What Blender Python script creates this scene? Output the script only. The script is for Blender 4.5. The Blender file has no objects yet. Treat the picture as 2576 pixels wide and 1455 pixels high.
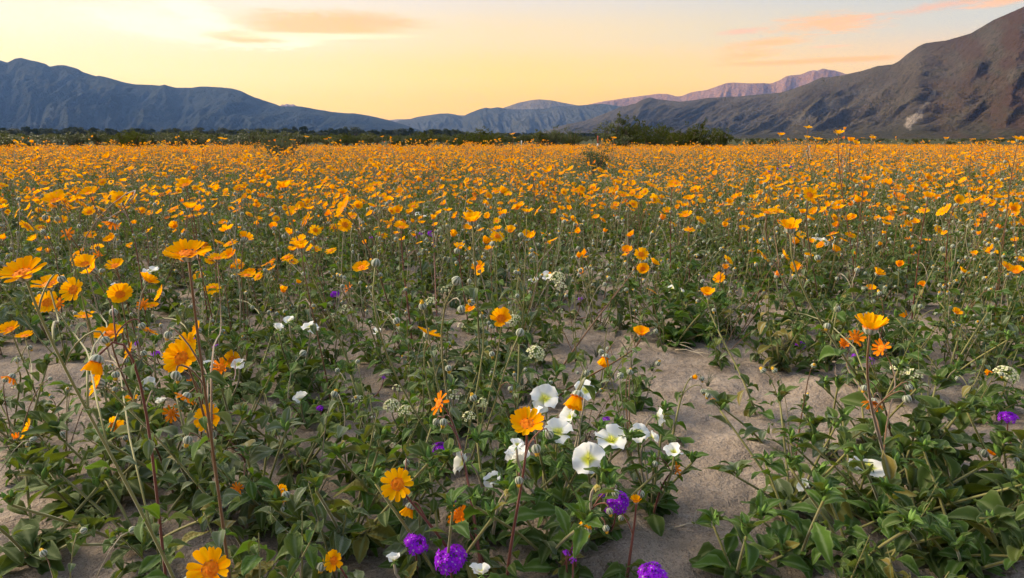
import bpy, math, random
import numpy as np
from mathutils import Vector, Matrix, Quaternion

# ------------------------------------------------------------------ camera, sky, sun, exposure
scene = bpy.context.scene
COL = scene.collection
R = math.radians
CAM_H = 0.75
LENS = 24.0
# picture coordinates used below: 2576 x 1455
PW, PH = 2576.0, 1455.0
F = PW * LENS / 36.0
HORIZON = 348.0
PITCH = math.atan((PH / 2 - HORIZON) / F)

cam_data = bpy.data.cameras.new('camera')
cam_data.lens = LENS
cam_data.sensor_width = 36.0
cam_data.sensor_fit = 'HORIZONTAL'
cam_data.clip_start = 0.02
cam_data.clip_end = 60000.0
cam = bpy.data.objects.new('camera', cam_data)
COL.objects.link(cam)
cam.location = (0, 0, CAM_H)
cam.rotation_euler = (math.pi / 2 - PITCH, 0, 0)
scene.camera = cam


def ray(x, y):
    xc = (x - PW / 2) / F
    yc = (PH / 2 - y) / F
    c, s = math.cos(PITCH), math.sin(PITCH)
    return Vector((xc, c + yc * s, -s + yc * c))      # forward component is 1


def at_plane(x, y, z=0.0):
    d = ray(x, y)
    k = (z - CAM_H) / d.z
    return Vector((d.x * k, d.y * k, z))


def at_depth(x, y, depth):
    d = ray(x, y)
    return Vector((d.x * depth, d.y * depth, CAM_H + d.z * depth))


def to_px(p):
    c, s = math.cos(PITCH), math.sin(PITCH)
    z = p[2] - CAM_H
    fw = p[1] * c - z * s
    up = p[1] * s + z * c
    if fw <= 0.01:
        return (-9999, -9999)
    return (PW / 2 + F * p[0] / fw, PH / 2 - F * up / fw)


def lin(r, g, b):
    def f(u):
        u = u / 255.0
        return u / 12.92 if u <= 0.04045 else ((u + 0.055) / 1.055) ** 2.4
    return (f(r), f(g), f(b), 1.0)


SUN_AZ, SUN_EL = R(-72), R(30)      # the sun lamp
GLOW_AZ = R(-50)                       # where the evening glow sits in the sky

vs = scene.view_settings
scene.display_settings.display_device = 'sRGB'
vs.view_transform = 'Standard'
vs.look = 'None'
vs.exposure = 0.60
vs.gamma = 1.0
vs.use_curve_mapping = False

cy = scene.cycles
cy.max_bounces = 4
cy.diffuse_bounces = 2
cy.use_adaptive_sampling = True
cy.adaptive_threshold = 0.025
cy.glossy_bounces = 2
cy.transmission_bounces = 3
cy.transparent_max_bounces = 8
cy.volume_bounces = 0
cy.use_denoising = True
cy.sample_clamp_indirect = 6.0
cy.caustics_reflective = False
cy.caustics_refractive = False
scene.render.film_transparent = False

world = bpy.data.worlds.new('World')
scene.world = world
world.use_nodes = True
wt = world.node_tree
wt.nodes.clear()


def build_sky():
    nt = wt

    def M(op, a, b=None, c=None, clamp=False):
        n = nt.nodes.new('ShaderNodeMath')
        n.operation = op
        n.use_clamp = clamp
        for i, v in enumerate((a, b, c)):
            if v is None:
                continue
            if isinstance(v, (int, float)):
                n.inputs[i].default_value = v
            else:
                nt.links.new(v, n.inputs[i])
        return n.outputs[0]

    def smooth(v, lo, hi):
        n = nt.nodes.new('ShaderNodeMapRange')
        n.interpolation_type = 'SMOOTHSTEP'
        n.inputs['From Min'].default_value = lo
        n.inputs['From Max'].default_value = hi
        nt.links.new(v, n.inputs['Value'])
        return n.outputs['Result']

    def mix(f, a, b):
        n = nt.nodes.new('ShaderNodeMix')
        n.data_type = 'RGBA'
        for sock, v in ((n.inputs[0], f), (n.inputs[6], a), (n.inputs[7], b)):
            if isinstance(v, (tuple, float, int)):
                sock.default_value = v
            else:
                nt.links.new(v, sock)
        return n.outputs[2]

    tc = nt.nodes.new('ShaderNodeTexCoord')
    sep = nt.nodes.new('ShaderNodeSeparateXYZ')
    nt.links.new(tc.outputs['Generated'], sep.inputs[0])
    X, Y, Z = sep.outputs
    el = M('MULTIPLY', M('ARCSINE', M('MAXIMUM', Z, 0.0)), 180 / math.pi)      # degrees
    az = M('MULTIPLY', M('ARCTAN2', X, Y), 180 / math.pi)
    hl = M('MAXIMUM', M('SQRT', M('ADD', M('MULTIPLY', X, X), M('MULTIPLY', Y, Y))), 0.001)
    c = M('DIVIDE', M('ADD', M('MULTIPLY', X, math.sin(GLOW_AZ)), M('MULTIPLY', Y, math.cos(GLOW_AZ))), hl)

    def ramp(stops):
        n = nt.nodes.new('ShaderNodeValToRGB')
        n.color_ramp.interpolation = 'EASE'
        e = n.color_ramp.elements
        while len(e) < len(stops):
            e.new(0.5)
        for i, (p, col) in enumerate(stops):
            e[i].position = p / 90.0
            e[i].color = lin(*col)
        nt.links.new(M('DIVIDE', el, 90.0), n.inputs[0])
        return n.outputs[0]

    A = ramp([(0, (255, 186, 26)), (2.5, (252, 204, 66)), (5, (247, 216, 130)), (8, (241, 219, 176)), (11, (237, 219, 202)), (30, (222, 221, 226)), (90, (190, 202, 224))])
    B = ramp([(0, (252, 168, 0)), (2.5, (250, 186, 0)), (5, (246, 201, 46)), (8, (236, 205, 136)), (11, (218, 205, 194)), (30, (200, 205, 218)), (90, (190, 202, 224))])
    Cc = ramp([(0, (250, 160, 20)), (3, (248, 182, 70)), (5.5, (228, 190, 144)), (8, (192, 190, 190)), (11, (164, 181, 204)), (30, (176, 194, 222)), (90, (190, 202, 224))])
    g = mix(smooth(c, 0.02, 0.70), Cc, mix(smooth(c, 0.62, 0.97), B, A))

    # thin evening clouds, in sky directions
    comb = nt.nodes.new('ShaderNodeCombineXYZ')
    nt.links.new(M('MULTIPLY', az, 0.10), comb.inputs[0])
    nt.links.new(M('MULTIPLY', el, 0.62), comb.inputs[1])
    def noise(scale, detail, rough=0.55, off=0.0, dist=0.0):
        n = nt.nodes.new('ShaderNodeTexNoise')
        n.inputs['Scale'].default_value = scale
        n.inputs['Detail'].default_value = detail
        n.inputs['Roughness'].default_value = rough
        n.inputs['Distortion'].default_value = dist
        mp = nt.nodes.new('ShaderNodeMapping')
        mp.inputs['Location'].default_value = (off, off * 0.7, 0)
        nt.links.new(comb.outputs[0], mp.inputs[0])
        nt.links.new(mp.outputs[0], n.inputs['Vector'])
        return n.outputs['Fac']
    n1 = noise(1.0, 6, 0.6, 3.1, 0.6)
    n2 = noise(4.6, 5, 0.62, 8.3, 1.2)
    n3 = noise(15.0, 4, 0.65, 1.7, 0.8)
    nn = M('ADD', M('MULTIPLY', n1, 0.38), M('ADD', M('MULTIPLY', n2, 0.36), M('MULTIPLY', n3, 0.26)))
    nn = M('ADD', M('MULTIPLY', M('SUBTRACT', nn, 0.5), 1.45), 0.5)

    def angles(x, y):
        d = ray(x, y)
        return math.degrees(math.atan2(d.x, d.y)), math.degrees(math.atan2(d.z, math.hypot(d.x, d.y)))

    def blob(x, y, w, h, tilt, lo, hi, amp):
        a0, e0 = angles(x, y)
        k = math.degrees(1 / F)
        u = M('SUBTRACT', az, a0)
        v = M('SUBTRACT', M('SUBTRACT', el, e0), M('MULTIPLY', u, tilt))
        u = M('DIVIDE', u, w * k)
        v = M('DIVIDE', v, h * k)
        r = M('SQRT', M('ADD', M('MULTIPLY', u, u), M('MULTIPLY', v, v)))
        d = M('ADD', M('SUBTRACT', 1.0, r), M('MULTIPLY', M('SUBTRACT', nn, 0.5), amp))
        return smooth(d, lo, hi)

    col = g
    for args, colr, op in (
        ((540, 76, 320, 44, -0.06, 0.0, 0.65, 2.2), (252, 240, 214), 0.75),
        ((505, 40, 95, 36, -0.3, 0.0, 0.6, 2.4), (252, 240, 214), 0.8),
        ((640, 96, 230, 26, -0.02, 0.0, 0.5, 1.6), (253, 240, 200), 0.9),
        ((800, 64, 240, 42, 0.0, 0.0, 0.62, 1.1), (242, 182, 0), 0.98),
        ((620, 96, 110, 16, -0.02, 0.0, 0.7, 1.2), (242, 184, 0), 0.95),
        ((930, 50, 200, 24, -0.07, 0.0, 0.9, 1.2), (242, 178, 20), 0.85),
        ((800, 92, 260, 12, 0.03, 0.0, 0.7, 1.2), (255, 246, 204), 0.7),
        ((2080, 58, 170, 30, 0.02, 0.05, 1.0, 2.6), (246, 178, 66), 0.85),
        ((1860, 80, 80, 9, 0.05, 0.0, 0.9, 2.0), (240, 172, 120), 0.75),
        ((1930, 108, 150, 17, 0.08, 0.05, 1.0, 2.0), (248, 180, 52), 0.9),
        ((1890, 138, 100, 15, 0.09, 0.0, 1.0, 2.0), (248, 180, 52), 0.85),
        ((2010, 156, 250, 8, 0.01, 0.0, 0.9, 1.4), (246, 176, 54), 0.9),
        ((2160, 149, 130, 8, -0.01, 0.0, 0.8, 1.6), (246, 176, 58), 0.9),
        ((2090, 117, 60, 4, 0.0, 0.0, 0.8, 1.3), (255, 184, 124), 0.6),
        ((2330, 22, 180, 15, 0.10, 0.1, 1.1, 2.8), (234, 168, 112), 0.75),
        ((2520, 4, 100, 12, 0.12, 0.0, 0.9, 2.6), (246, 178, 100), 0.85),
    ):
        m = blob(*args)
        col = mix(M('MULTIPLY', m, op), col, lin(*colr))

    bg = nt.nodes.new('ShaderNodeBackground')
    nt.links.new(col, bg.inputs['Color'])
    bg.inputs['Strength'].default_value = 0.76
    sky = nt.nodes.new('ShaderNodeTexSky')
    sky.sky_type = 'NISHITA'
    sky.sun_disc = False
    sky.sun_elevation = SUN_EL
    sky.sun_rotation = SUN_AZ
    bg2 = nt.nodes.new('ShaderNodeBackground')
    nt.links.new(sky.outputs[0], bg2.inputs['Color'])
    bg2.inputs['Strength'].default_value = 0.012
    add = nt.nodes.new('ShaderNodeAddShader')
    nt.links.new(bg.outputs[0], add.inputs[0])
    nt.links.new(bg2.outputs[0], add.inputs[1])
    out = nt.nodes.new('ShaderNodeOutputWorld')
    nt.links.new(add.outputs[0], out.inputs['Surface'])


build_sky()

sun_data = bpy.data.lights.new('sun', 'SUN')
sun_data.energy = 4.8
sun_data.angle = R(26)
sun_data.color = (1.0, 0.86, 0.66)
sun = bpy.data.objects.new('sun', sun_data)
COL.objects.link(sun)
sd = Vector((math.sin(SUN_AZ) * math.cos(SUN_EL), math.cos(SUN_AZ) * math.cos(SUN_EL), math.sin(SUN_EL)))
sun.rotation_euler = sd.to_track_quat('Z', 'Y').to_euler()

# ------------------------------------------------------------------ helpers
rng = random.Random(7)


def perlin(x, y, seed=0):
    x = np.asarray(x, dtype=np.float64)
    y = np.asarray(y, dtype=np.float64)
    xi = np.floor(x).astype(np.int64)
    yi = np.floor(y).astype(np.int64)
    xf = x - xi
    yf = y - yi

    def grad(ix, iy):
        h = (ix * 374761393 + iy * 668265263 + seed * 982451653) & 0xFFFFFFFF
        h = ((h ^ (h >> 13)) * 1274126177) & 0xFFFFFFFF
        h = h ^ (h >> 16)
        a = (h & 0xFFFF) / 65536.0 * 2 * np.pi
        return np.cos(a), np.sin(a)
    u = xf * xf * xf * (xf * (xf * 6 - 15) + 10)
    v = yf * yf * yf * (yf * (yf * 6 - 15) + 10)
    res = 0
    g = grad(xi, yi); n00 = g[0] * xf + g[1] * yf
    g = grad(xi + 1, yi); n10 = g[0] * (xf - 1) + g[1] * yf
    g = grad(xi, yi + 1); n01 = g[0] * xf + g[1] * (yf - 1)
    g = grad(xi + 1, yi + 1); n11 = g[0] * (xf - 1) + g[1] * (yf - 1)
    a = n00 + u * (n10 - n00)
    b = n01 + u * (n11 - n01)
    return (a + v * (b - a)) * 1.5


def fbm(x, y, oct=4, seed=0, gain=0.5):
    s, a, t = 0, 1.0, 0
    for o in range(oct):
        s = s + a * perlin(x * 2 ** o, y * 2 ** o, seed + o * 17)
        t += a
        a *= gain
    return s / t


def ground_z(x, y):
    x = np.asarray(x, dtype=np.float64)
    y = np.asarray(y, dtype=np.float64)
    d = np.hypot(x, y)
    fade = np.clip(1.4 - d / 18.0, 0, 1)
    return fade * (0.020 * fbm(x * 1.6, y * 1.6, 2, 5) + 0.026 * fbm(x * 5.5, y * 5.5, 3, 9)
                   - 0.016 * np.clip(fbm(x * 4.2 + 3, y * 4.2, 2, 31) - 0.18, 0, 1) * 4)


def gz(x, y):
    return float(ground_z(np.array([x]), np.array([y]))[0])


# ---- materials
MATS = {}


def new_mat(name):
    m = bpy.data.materials.new(name)
    m.use_nodes = True
    m.node_tree.nodes.clear()
    MATS[name] = m
    return m, m.node_tree


class NB:
    """small node builder"""
    def __init__(self, nt):
        self.nt = nt

    def n(self, t, **kw):
        nd = self.nt.nodes.new(t)
        for k, v in kw.items():
            setattr(nd, k, v)
        return nd

    def link(self, a, b):
        self.nt.links.new(a, b)

    def set(self, sock, v):
        if isinstance(v, bpy.types.NodeSocket):
            self.link(v, sock)
        else:
            sock.default_value = v

    def mix(self, f, a, b, blend='MIX'):
        nd = self.n('ShaderNodeMix', data_type='RGBA', blend_type=blend)
        self.set(nd.inputs[0], f)
        self.set(nd.inputs[6], a)
        self.set(nd.inputs[7], b)
        return nd.outputs[2]

    def math(self, op, a, b=0.0, clamp=False):
        nd = self.n('ShaderNodeMath', operation=op, use_clamp=clamp)
        self.set(nd.inputs[0], a)
        self.set(nd.inputs[1], b)
        return nd.outputs[0]

    def smooth(self, v, lo, hi):
        nd = self.n('ShaderNodeMapRange', interpolation_type='SMOOTHSTEP')
        self.set(nd.inputs['Value'], v)
        nd.inputs['From Min'].default_value = lo
        nd.inputs['From Max'].default_value = hi
        return nd.outputs['Result']

    def noise(self, scale, detail=4, rough=0.55, coord='Object', stretch=None, dist=0.0):
        tc = self.n('ShaderNodeTexCoord')
        nd = self.n('ShaderNodeTexNoise')
        src = tc.outputs[coord]
        if stretch:
            mp = self.n('ShaderNodeMapping')
            mp.inputs['Scale'].default_value = stretch
            self.link(src, mp.inputs[0])
            src = mp.outputs[0]
        self.link(src, nd.inputs['Vector'])
        nd.inputs['Scale'].default_value = scale
        nd.inputs['Detail'].default_value = detail
        nd.inputs['Roughness'].default_value = rough
        nd.inputs['Distortion'].default_value = dist
        return nd.outputs['Fac']

    def attr(self, name):
        nd = self.n('ShaderNodeAttribute', attribute_name=name)
        return nd.outputs['Fac']

    def rand(self):
        return self.n('ShaderNodeObjectInfo').outputs['Random']

    def bump(self, h, strength=0.5, dist=0.01, normal=None):
        nd = self.n('ShaderNodeBump')
        nd.inputs['Strength'].default_value = strength
        nd.inputs['Distance'].default_value = dist
        self.link(h, nd.inputs['Height'])
        if normal is not None:
            self.link(normal, nd.inputs['Normal'])
        return nd.outputs['Normal']

    def principled(self, color, rough=0.7, normal=None, sheen=0.0, sheen_tint=(1, 1, 1, 1), spec=0.3, sheen_rough=0.4):
        p = self.n('ShaderNodeBsdfPrincipled')
        self.set(p.inputs['Base Color'], color)
        p.inputs['Roughness'].default_value = rough
        p.inputs['Specular IOR Level'].default_value = spec
        p.inputs['Sheen Weight'].default_value = sheen
        p.inputs['Sheen Tint'].default_value = sheen_tint
        p.inputs['Sheen Roughness'].default_value = sheen_rough
        if normal is not None:
            self.link(normal, p.inputs['Normal'])
        return p.outputs[0]

    def out(self, sh):
        o = self.n('ShaderNodeOutputMaterial')
        self.link(sh, o.inputs['Surface'])

    def translucent(self, sh, color, fac):
        t = self.n('ShaderNodeBsdfTranslucent')
        self.set(t.inputs['Color'], color)
        m = self.n('ShaderNodeMixShader')
        m.inputs[0].default_value = fac
        self.link(sh, m.inputs[1])
        self.link(t.outputs[0], m.inputs[2])
        return m.outputs[0]


def leaf_mat(name, dark, light, rib, trans, sheen=0.35, tfac=0.3, old=None):
    m, nt = new_mat(name)
    b = NB(nt)
    c = b.mix(b.rand(), dark, light)
    c = b.mix(b.math('MULTIPLY', b.noise(14.0, 3), 0.5), c, light)
    if old:
        c = b.mix(b.smooth(b.rand(), 0.90, 0.97), c, old)
    c = b.mix(b.math('MULTIPLY', b.smooth(b.attr('c'), 0.40, 1.0), 0.60), c, rib)  # pale midrib, and a rim highlight painted along the leaf edges
    nrm = b.bump(b.noise(38.0, 3, coord='Generated'), 0.35, 0.03)
    sh = b.principled(c, 0.62, nrm, sheen, (0.85, 0.95, 0.80, 1), 0.25, 0.35)
    b.out(b.translucent(sh, trans, tfac))


leaf_mat('leaf_green', (0.020, 0.046, 0.006, 1), (0.062, 0.112, 0.016, 1), (0.23, 0.28, 0.12, 1), (0.15, 0.20, 0.01, 1), 0.10, 0.28, (0.16, 0.13, 0.02, 1))
leaf_mat('leaf_bright', (0.024, 0.070, 0.006, 1), (0.066, 0.138, 0.014, 1), (0.22, 0.30, 0.14, 1), (0.13, 0.24, 0.01, 1), 0.06, 0.3)
leaf_mat('leaf_grey', (0.055, 0.088, 0.030, 1), (0.140, 0.180, 0.085, 1), (0.34, 0.37, 0.27, 1), (0.12, 0.18, 0.02, 1), 0.18, 0.22, (0.2, 0.15, 0.03, 1))


def petal_mat(name, base, tip, trans, tfac=0.4, yellow=None):
    m, nt = new_mat(name)
    b = NB(nt)
    a = b.attr('c')
    c = b.mix(b.smooth(a, 0.05, 0.55), base, tip)
    if yellow:
        c = b.mix(b.math('MULTIPLY', b.smooth(b.rand(), 0.35, 1.0), 0.75), c, yellow)
        c = b.mix(b.math('MULTIPLY', b.smooth(b.rand(), 0.35, 0.0), 0.40), c, base)
    # fine veins along the petal
    c = b.mix(b.math('MULTIPLY', b.smooth(b.noise(1.0, 3, 0.6, 'Object', (2.0, 34.0, 2.0)), 0.46, 0.68), 0.40), c, base)
    sh = b.principled(c, 0.9, None, 0.0, (1, 1, 1, 1), 0.0)
    b.out(b.translucent(sh, trans, tfac))


petal_mat('petal_orange', (1.0, 0.24, 0.002, 1), (1.0, 0.455, 0.003, 1), (1.0, 0.48, 0.002, 1), 0.48, (1.0, 0.58, 0.006, 1))
petal_mat('petal_rust', (0.80, 0.17, 0.006, 1), (0.90, 0.26, 0.008, 1), (0.95, 0.26, 0.006, 1), 0.4)
petal_mat('petal_cream', (0.60, 0.62, 0.14, 1), (0.80, 0.78, 0.56, 1), (0.8, 0.78, 0.5, 1), 0.35)
petal_mat('petal_faded', (0.60, 0.52, 0.14, 1), (0.70, 0.62, 0.26, 1), (0.7, 0.6, 0.2, 1), 0.35)


def primrose_mat():
    m, nt = new_mat('petal_white')
    b = NB(nt)
    a = b.attr('c')
    c = b.mix(b.smooth(a, 0.16, 0.46), (0.62, 0.66, 0.04, 1), (0.86, 0.87, 0.86, 1))
    sh = b.principled(c, 0.55, None, 0.0, (1, 1, 1, 1), 0.2)
    b.out(b.translucent(sh, (0.88, 0.89, 0.86, 1), 0.35))


primrose_mat()


def simple_mat(name, c1, c2, rough=0.7, sheen=0.0, scale=20.0, useattr=False, trans=None, tfac=0.2, bump=0.0):
    m, nt = new_mat(name)
    b = NB(nt)
    f = b.attr('c') if useattr else b.noise(scale, 3)
    c = b.mix(f, c1, c2)
    nrm = b.bump(b.noise(scale * 2.5, 3), bump, 0.01) if bump else None
    sh = b.principled(c, rough, nrm, sheen, (0.9, 0.9, 0.85, 1), 0.25)
    if trans:
        sh = b.translucent(sh, trans, tfac)
    b.out(sh)


simple_mat('stem_brown', (0.13, 0.050, 0.022, 1), (0.17, 0.10, 0.040, 1), 0.6, 0.5, 12)
simple_mat('stem_green', (0.15, 0.15, 0.035, 1), (0.22, 0.20, 0.075, 1), 0.6, 0.5, 12)
simple_mat('stem_pale', (0.26, 0.21, 0.14, 1), (0.36, 0.31, 0.22, 1), 0.6, 0.6, 12)
simple_mat('stem_red', (0.13, 0.035, 0.030, 1), (0.17, 0.060, 0.035, 1), 0.5, 0.4, 12)
simple_mat('bract', (0.035, 0.065, 0.020, 1), (0.55, 0.56, 0.46, 1), 0.7, 0.6, 10, True)
simple_mat('bud_tip', (0.55, 0.40, 0.02, 1), (0.85, 0.42, 0.012, 1), 0.6, 0.1, 30)
simple_mat('disc', (0.90, 0.15, 0.003, 1), (1.0, 0.34, 0.004, 1), 0.8, 0.0, 10, True, (1.0, 0.24, 0.004, 1), 0.25)
simple_mat('stamen', (0.75, 0.72, 0.08, 1), (0.80, 0.80, 0.20, 1), 0.6)
simple_mat('sepal', (0.13, 0.26, 0.04, 1), (0.22, 0.36, 0.08, 1), 0.6, 0.1, 20, False, (0.2, 0.35, 0.04, 1), 0.3)
simple_mat('verbena_calyx', (0.10, 0.02, 0.10, 1), (0.16, 0.05, 0.14, 1), 0.6)


def verbena_mat():
    m, nt = new_mat('verbena')
    b = NB(nt)
    c = b.mix(b.smooth(b.attr('c'), 0.08, 0.30), (0.75, 0.62, 0.85, 1), b.mix(b.noise(30.0, 3), (0.24, 0.010, 0.58, 1), (0.42, 0.030, 0.80, 1)))
    sh = b.principled(c, 0.65, None, 0.0, (1, 1, 1, 1), 0.05)
    b.out(b.translucent(sh, (0.40, 0.02, 0.85, 1), 0.35))


verbena_mat()
simple_mat('grass_blade', (0.05, 0.08, 0.03, 1), (0.10, 0.13, 0.06, 1), 0.6, 0.1, 20, False, (0.1, 0.14, 0.03, 1), 0.2)
simple_mat('dry_wood', (0.34, 0.28, 0.21, 1), (0.50, 0.44, 0.36, 1), 0.8, 0.0, 30)
simple_mat('bark', (0.075, 0.055, 0.040, 1), (0.14, 0.11, 0.085, 1), 0.9, 0.0, 8, bump=0.5)
simple_mat('creosote_leaf', (0.022, 0.034, 0.004, 1), (0.055, 0.070, 0.010, 1), 0.5, 0.0, 3, False, (0.10, 0.12, 0.01, 1), 0.25)
simple_mat('tree_leaf', (0.010, 0.020, 0.006, 1), (0.026, 0.040, 0.013, 1), 0.7, 0.0, 0.6, False, (0.03, 0.05, 0.01, 1), 0.15)
simple_mat('green_bush_leaf', (0.030, 0.055, 0.012, 1), (0.060, 0.095, 0.024, 1), 0.7, 0.1, 6, False, (0.08, 0.12, 0.02, 1), 0.2)
simple_mat('grey_bush_leaf', (0.10, 0.12, 0.06, 1), (0.17, 0.18, 0.10, 1), 0.7, 0.2, 6, False, (0.12, 0.14, 0.05, 1), 0.2)
simple_mat('post_white', (0.62, 0.60, 0.56, 1), (0.72, 0.70, 0.66, 1), 0.6, 0.0, 20)
simple_mat('post_red', (0.30, 0.05, 0.03, 1), (0.38, 0.08, 0.05, 1), 0.6, 0.0, 20)


def sand_mat():
    m, nt = new_mat('sand')
    b = NB(nt)
    big = b.noise(0.9, 4)
    mid = b.noise(9.0, 6, 0.65)
    lump = b.noise(55.0, 4, 0.65)
    fine = b.noise(190.0, 3, 0.75)
    grain = b.noise(360.0, 2, 0.8)
    c = b.mix(b.smooth(mid, 0.3, 0.72), (0.250, 0.195, 0.155, 1), (0.410, 0.335, 0.280, 1))
    c = b.mix(b.math('MULTIPLY', b.smooth(big, 0.35, 0.7), 0.35), c, (0.35, 0.28, 0.225, 1))
    c = b.mix(b.math('MULTIPLY', b.smooth(lump, 0.50, 0.72), 0.45), c, (0.20, 0.145, 0.105, 1))
    c = b.mix(b.math('MULTIPLY', b.smooth(fine, 0.50, 0.66), 0.70), c, (0.13, 0.095, 0.070, 1))
    c = b.mix(b.math('MULTIPLY', b.smooth(grain, 0.54, 0.70), 0.6), c, (0.56, 0.48, 0.40, 1))
    # beyond the flower field: desert scrub ground
    geo = b.n('ShaderNodeNewGeometry')
    ln = b.n('ShaderNodeVectorMath', operation='LENGTH')
    b.link(geo.outputs['Position'], ln.inputs[0])
    far = b.smooth(ln.outputs['Value'], 30.0, 42.0)
    scr = b.mix(b.noise(0.05, 6, 0.65), (0.030, 0.038, 0.012, 1), (0.080, 0.078, 0.034, 1))
    c = b.mix(far, c, scr)
    h = b.math('ADD', b.math('MULTIPLY', b.noise(20.0, 6, 0.62), 0.85), b.math('MULTIPLY', b.noise(170.0, 3, 0.7), 0.15))
    nrm = b.bump(h, 1.0, 0.045)
    b.out(b.principled(c, 0.95, nrm, 0, (1, 1, 1, 1), 0.1))


sand_mat()


def mountain_mat(name, cols, veg, scale, scar=None, strata=None):
    m, nt = new_mat(name)
    b = NB(nt)
    n1 = b.noise(scale, 6, 0.6, dist=0.4)
    n2 = b.noise(scale * 5.5, 6, 0.65)
    n3 = b.noise(scale * 34, 3, 0.7)
    c = b.mix(b.smooth(n1, 0.32, 0.66), cols[0], cols[1])
    c = b.mix(b.smooth(n2, 0.42, 0.72), c, cols[2])
    c = b.mix(b.math('MULTIPLY', b.smooth(n3, 0.47, 0.60), 0.75), c, veg)
    c = b.mix(b.math('MULTIPLY', b.smooth(b.noise(scale * 60, 2, 0.6), 0.60, 0.74), 0.5), c, cols[1])
    c = b.mix(b.attr('fan'), c, b.mix(b.smooth(n3, 0.40, 0.62), veg, cols[2]))
    if scar:
        c = b.mix(b.attr('scar'), c, scar)
        c = b.mix(b.attr('pale'), c, (0.15, 0.145, 0.145, 1))
        c = b.mix(b.attr('rusty'), c, (0.075, 0.042, 0.028, 1))
    h = b.math('ADD', n2, b.math('MULTIPLY', n3, 0.35))
    nrm = b.bump(h, 1.0, 0.16 / scale)
    b.out(b.principled(c, 0.95, nrm, 0, (1, 1, 1, 1), 0.05))


mountain_mat('rock_left', [(0.020, 0.027, 0.032, 1), (0.032, 0.038, 0.044, 1), (0.026, 0.034, 0.034, 1)], (0.016, 0.028, 0.020, 1), 0.0016)  # bluish tint puts part of the distance haze into the rock colour
mountain_mat('rock_centre', [(0.055, 0.058, 0.066, 1), (0.095, 0.095, 0.10, 1), (0.070, 0.074, 0.074, 1)], (0.04, 0.052, 0.044, 1), 0.0014)  # rock colour carries some painted blue haze as well
mountain_mat('rock_dome', [(0.16, 0.13, 0.12, 1), (0.21, 0.17, 0.15, 1), (0.18, 0.15, 0.13, 1)], (0.12, 0.11, 0.10, 1), 0.0012)
mountain_mat('rock_sunset_pink', [(0.27, 0.15, 0.11, 1), (0.42, 0.22, 0.15, 1), (0.33, 0.18, 0.14, 1)], (0.20, 0.12, 0.10, 1), 0.0012)  # glow of the last sunlight put into the granite colour as pink
mountain_mat('rock_right', [(0.066, 0.048, 0.036, 1), (0.125, 0.100, 0.078, 1), (0.088, 0.072, 0.052, 1)], (0.040, 0.038, 0.016, 1), 0.0035, (0.42, 0.34, 0.28, 1))

# ---- geometry accumulator


class Geo:
    def __init__(self):
        self.v, self.f, self.m, self.a = [], [], [], []
        self._mesh = {}
        self._np = None

    def add(self, verts, faces, mat, attr=None):
        o = len(self.v)
        self.v += [tuple(p) for p in verts]
        self.a += list(attr) if attr is not None else [0.0] * len(verts)
        for fc in faces:
            self.f.append(tuple(i + o for i in fc))
            self.m.append(mat)
        return self

    def merge(self, g, M):
        o = len(self.v)
        if g.v:
            P = np.array(g.v) @ np.array(M.to_3x3()).T + np.array(M.translation)
            self.v += [tuple(p) for p in P.tolist()]
        self.a += g.a
        self.f += [tuple(i + o for i in fc) for fc in g.f]
        self.m += g.m
        return self

    def mesh(self, name, smooth=True):
        if name in self._mesh:
            return self._mesh[name]
        me = bpy.data.meshes.new(name)
        me.from_pydata(self.v, [], self.f)
        names = []
        for x in self.m:
            if x not in names:
                names.append(x)
        for x in names:
            me.materials.append(MATS[x])
        ix = {x: i for i, x in enumerate(names)}
        me.polygons.foreach_set('material_index', [ix[x] for x in self.m])
        me.polygons.foreach_set('use_smooth', [smooth] * len(self.f))
        at = me.attributes.new('c', 'FLOAT', 'POINT')
        at.data.foreach_set('value', self.a)
        me.update()
        self._mesh[name] = me
        return me


def grid_mesh(name, P, mat, attrs=None, smooth=True):
    """P: (n, m, 3) array"""
    n, m = P.shape[:2]
    idx = np.arange(n * m).reshape(n, m)
    q = np.stack([idx[:-1, :-1], idx[1:, :-1], idx[1:, 1:], idx[:-1, 1:]], -1).reshape(-1, 4)
    me = bpy.data.meshes.new(name)
    me.vertices.add(n * m)
    me.vertices.foreach_set('co', P.reshape(-1).astype(np.float32))
    me.loops.add(q.size)
    me.loops.foreach_set('vertex_index', q.reshape(-1).astype(np.int32))
    me.polygons.add(len(q))
    me.polygons.foreach_set('loop_start', np.arange(0, q.size, 4, dtype=np.int32))
    me.polygons.foreach_set('use_smooth', np.full(len(q), smooth))
    for k, val in (attrs or {}).items():
        at = me.attributes.new(k, 'FLOAT', 'POINT')
        at.data.foreach_set('value', val.reshape(-1).astype(np.float32))
    me.materials.append(MATS[mat])
    me.update(calc_edges=True)
    me.validate()
    return me


# ---- object helpers
def tag(o, label=None, cat=None, group=None, kind=None):
    if label: o['label'] = label
    if cat: o['category'] = cat
    if group: o['group'] = group
    if kind: o['kind'] = kind
    return o


def link_obj(name, data, parent=None, M=None):
    o = bpy.data.objects.new(name, data)
    COL.objects.link(o)
    if parent is not None:
        o.parent = parent
    if M is not None:
        o.matrix_local = M
    return o


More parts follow.
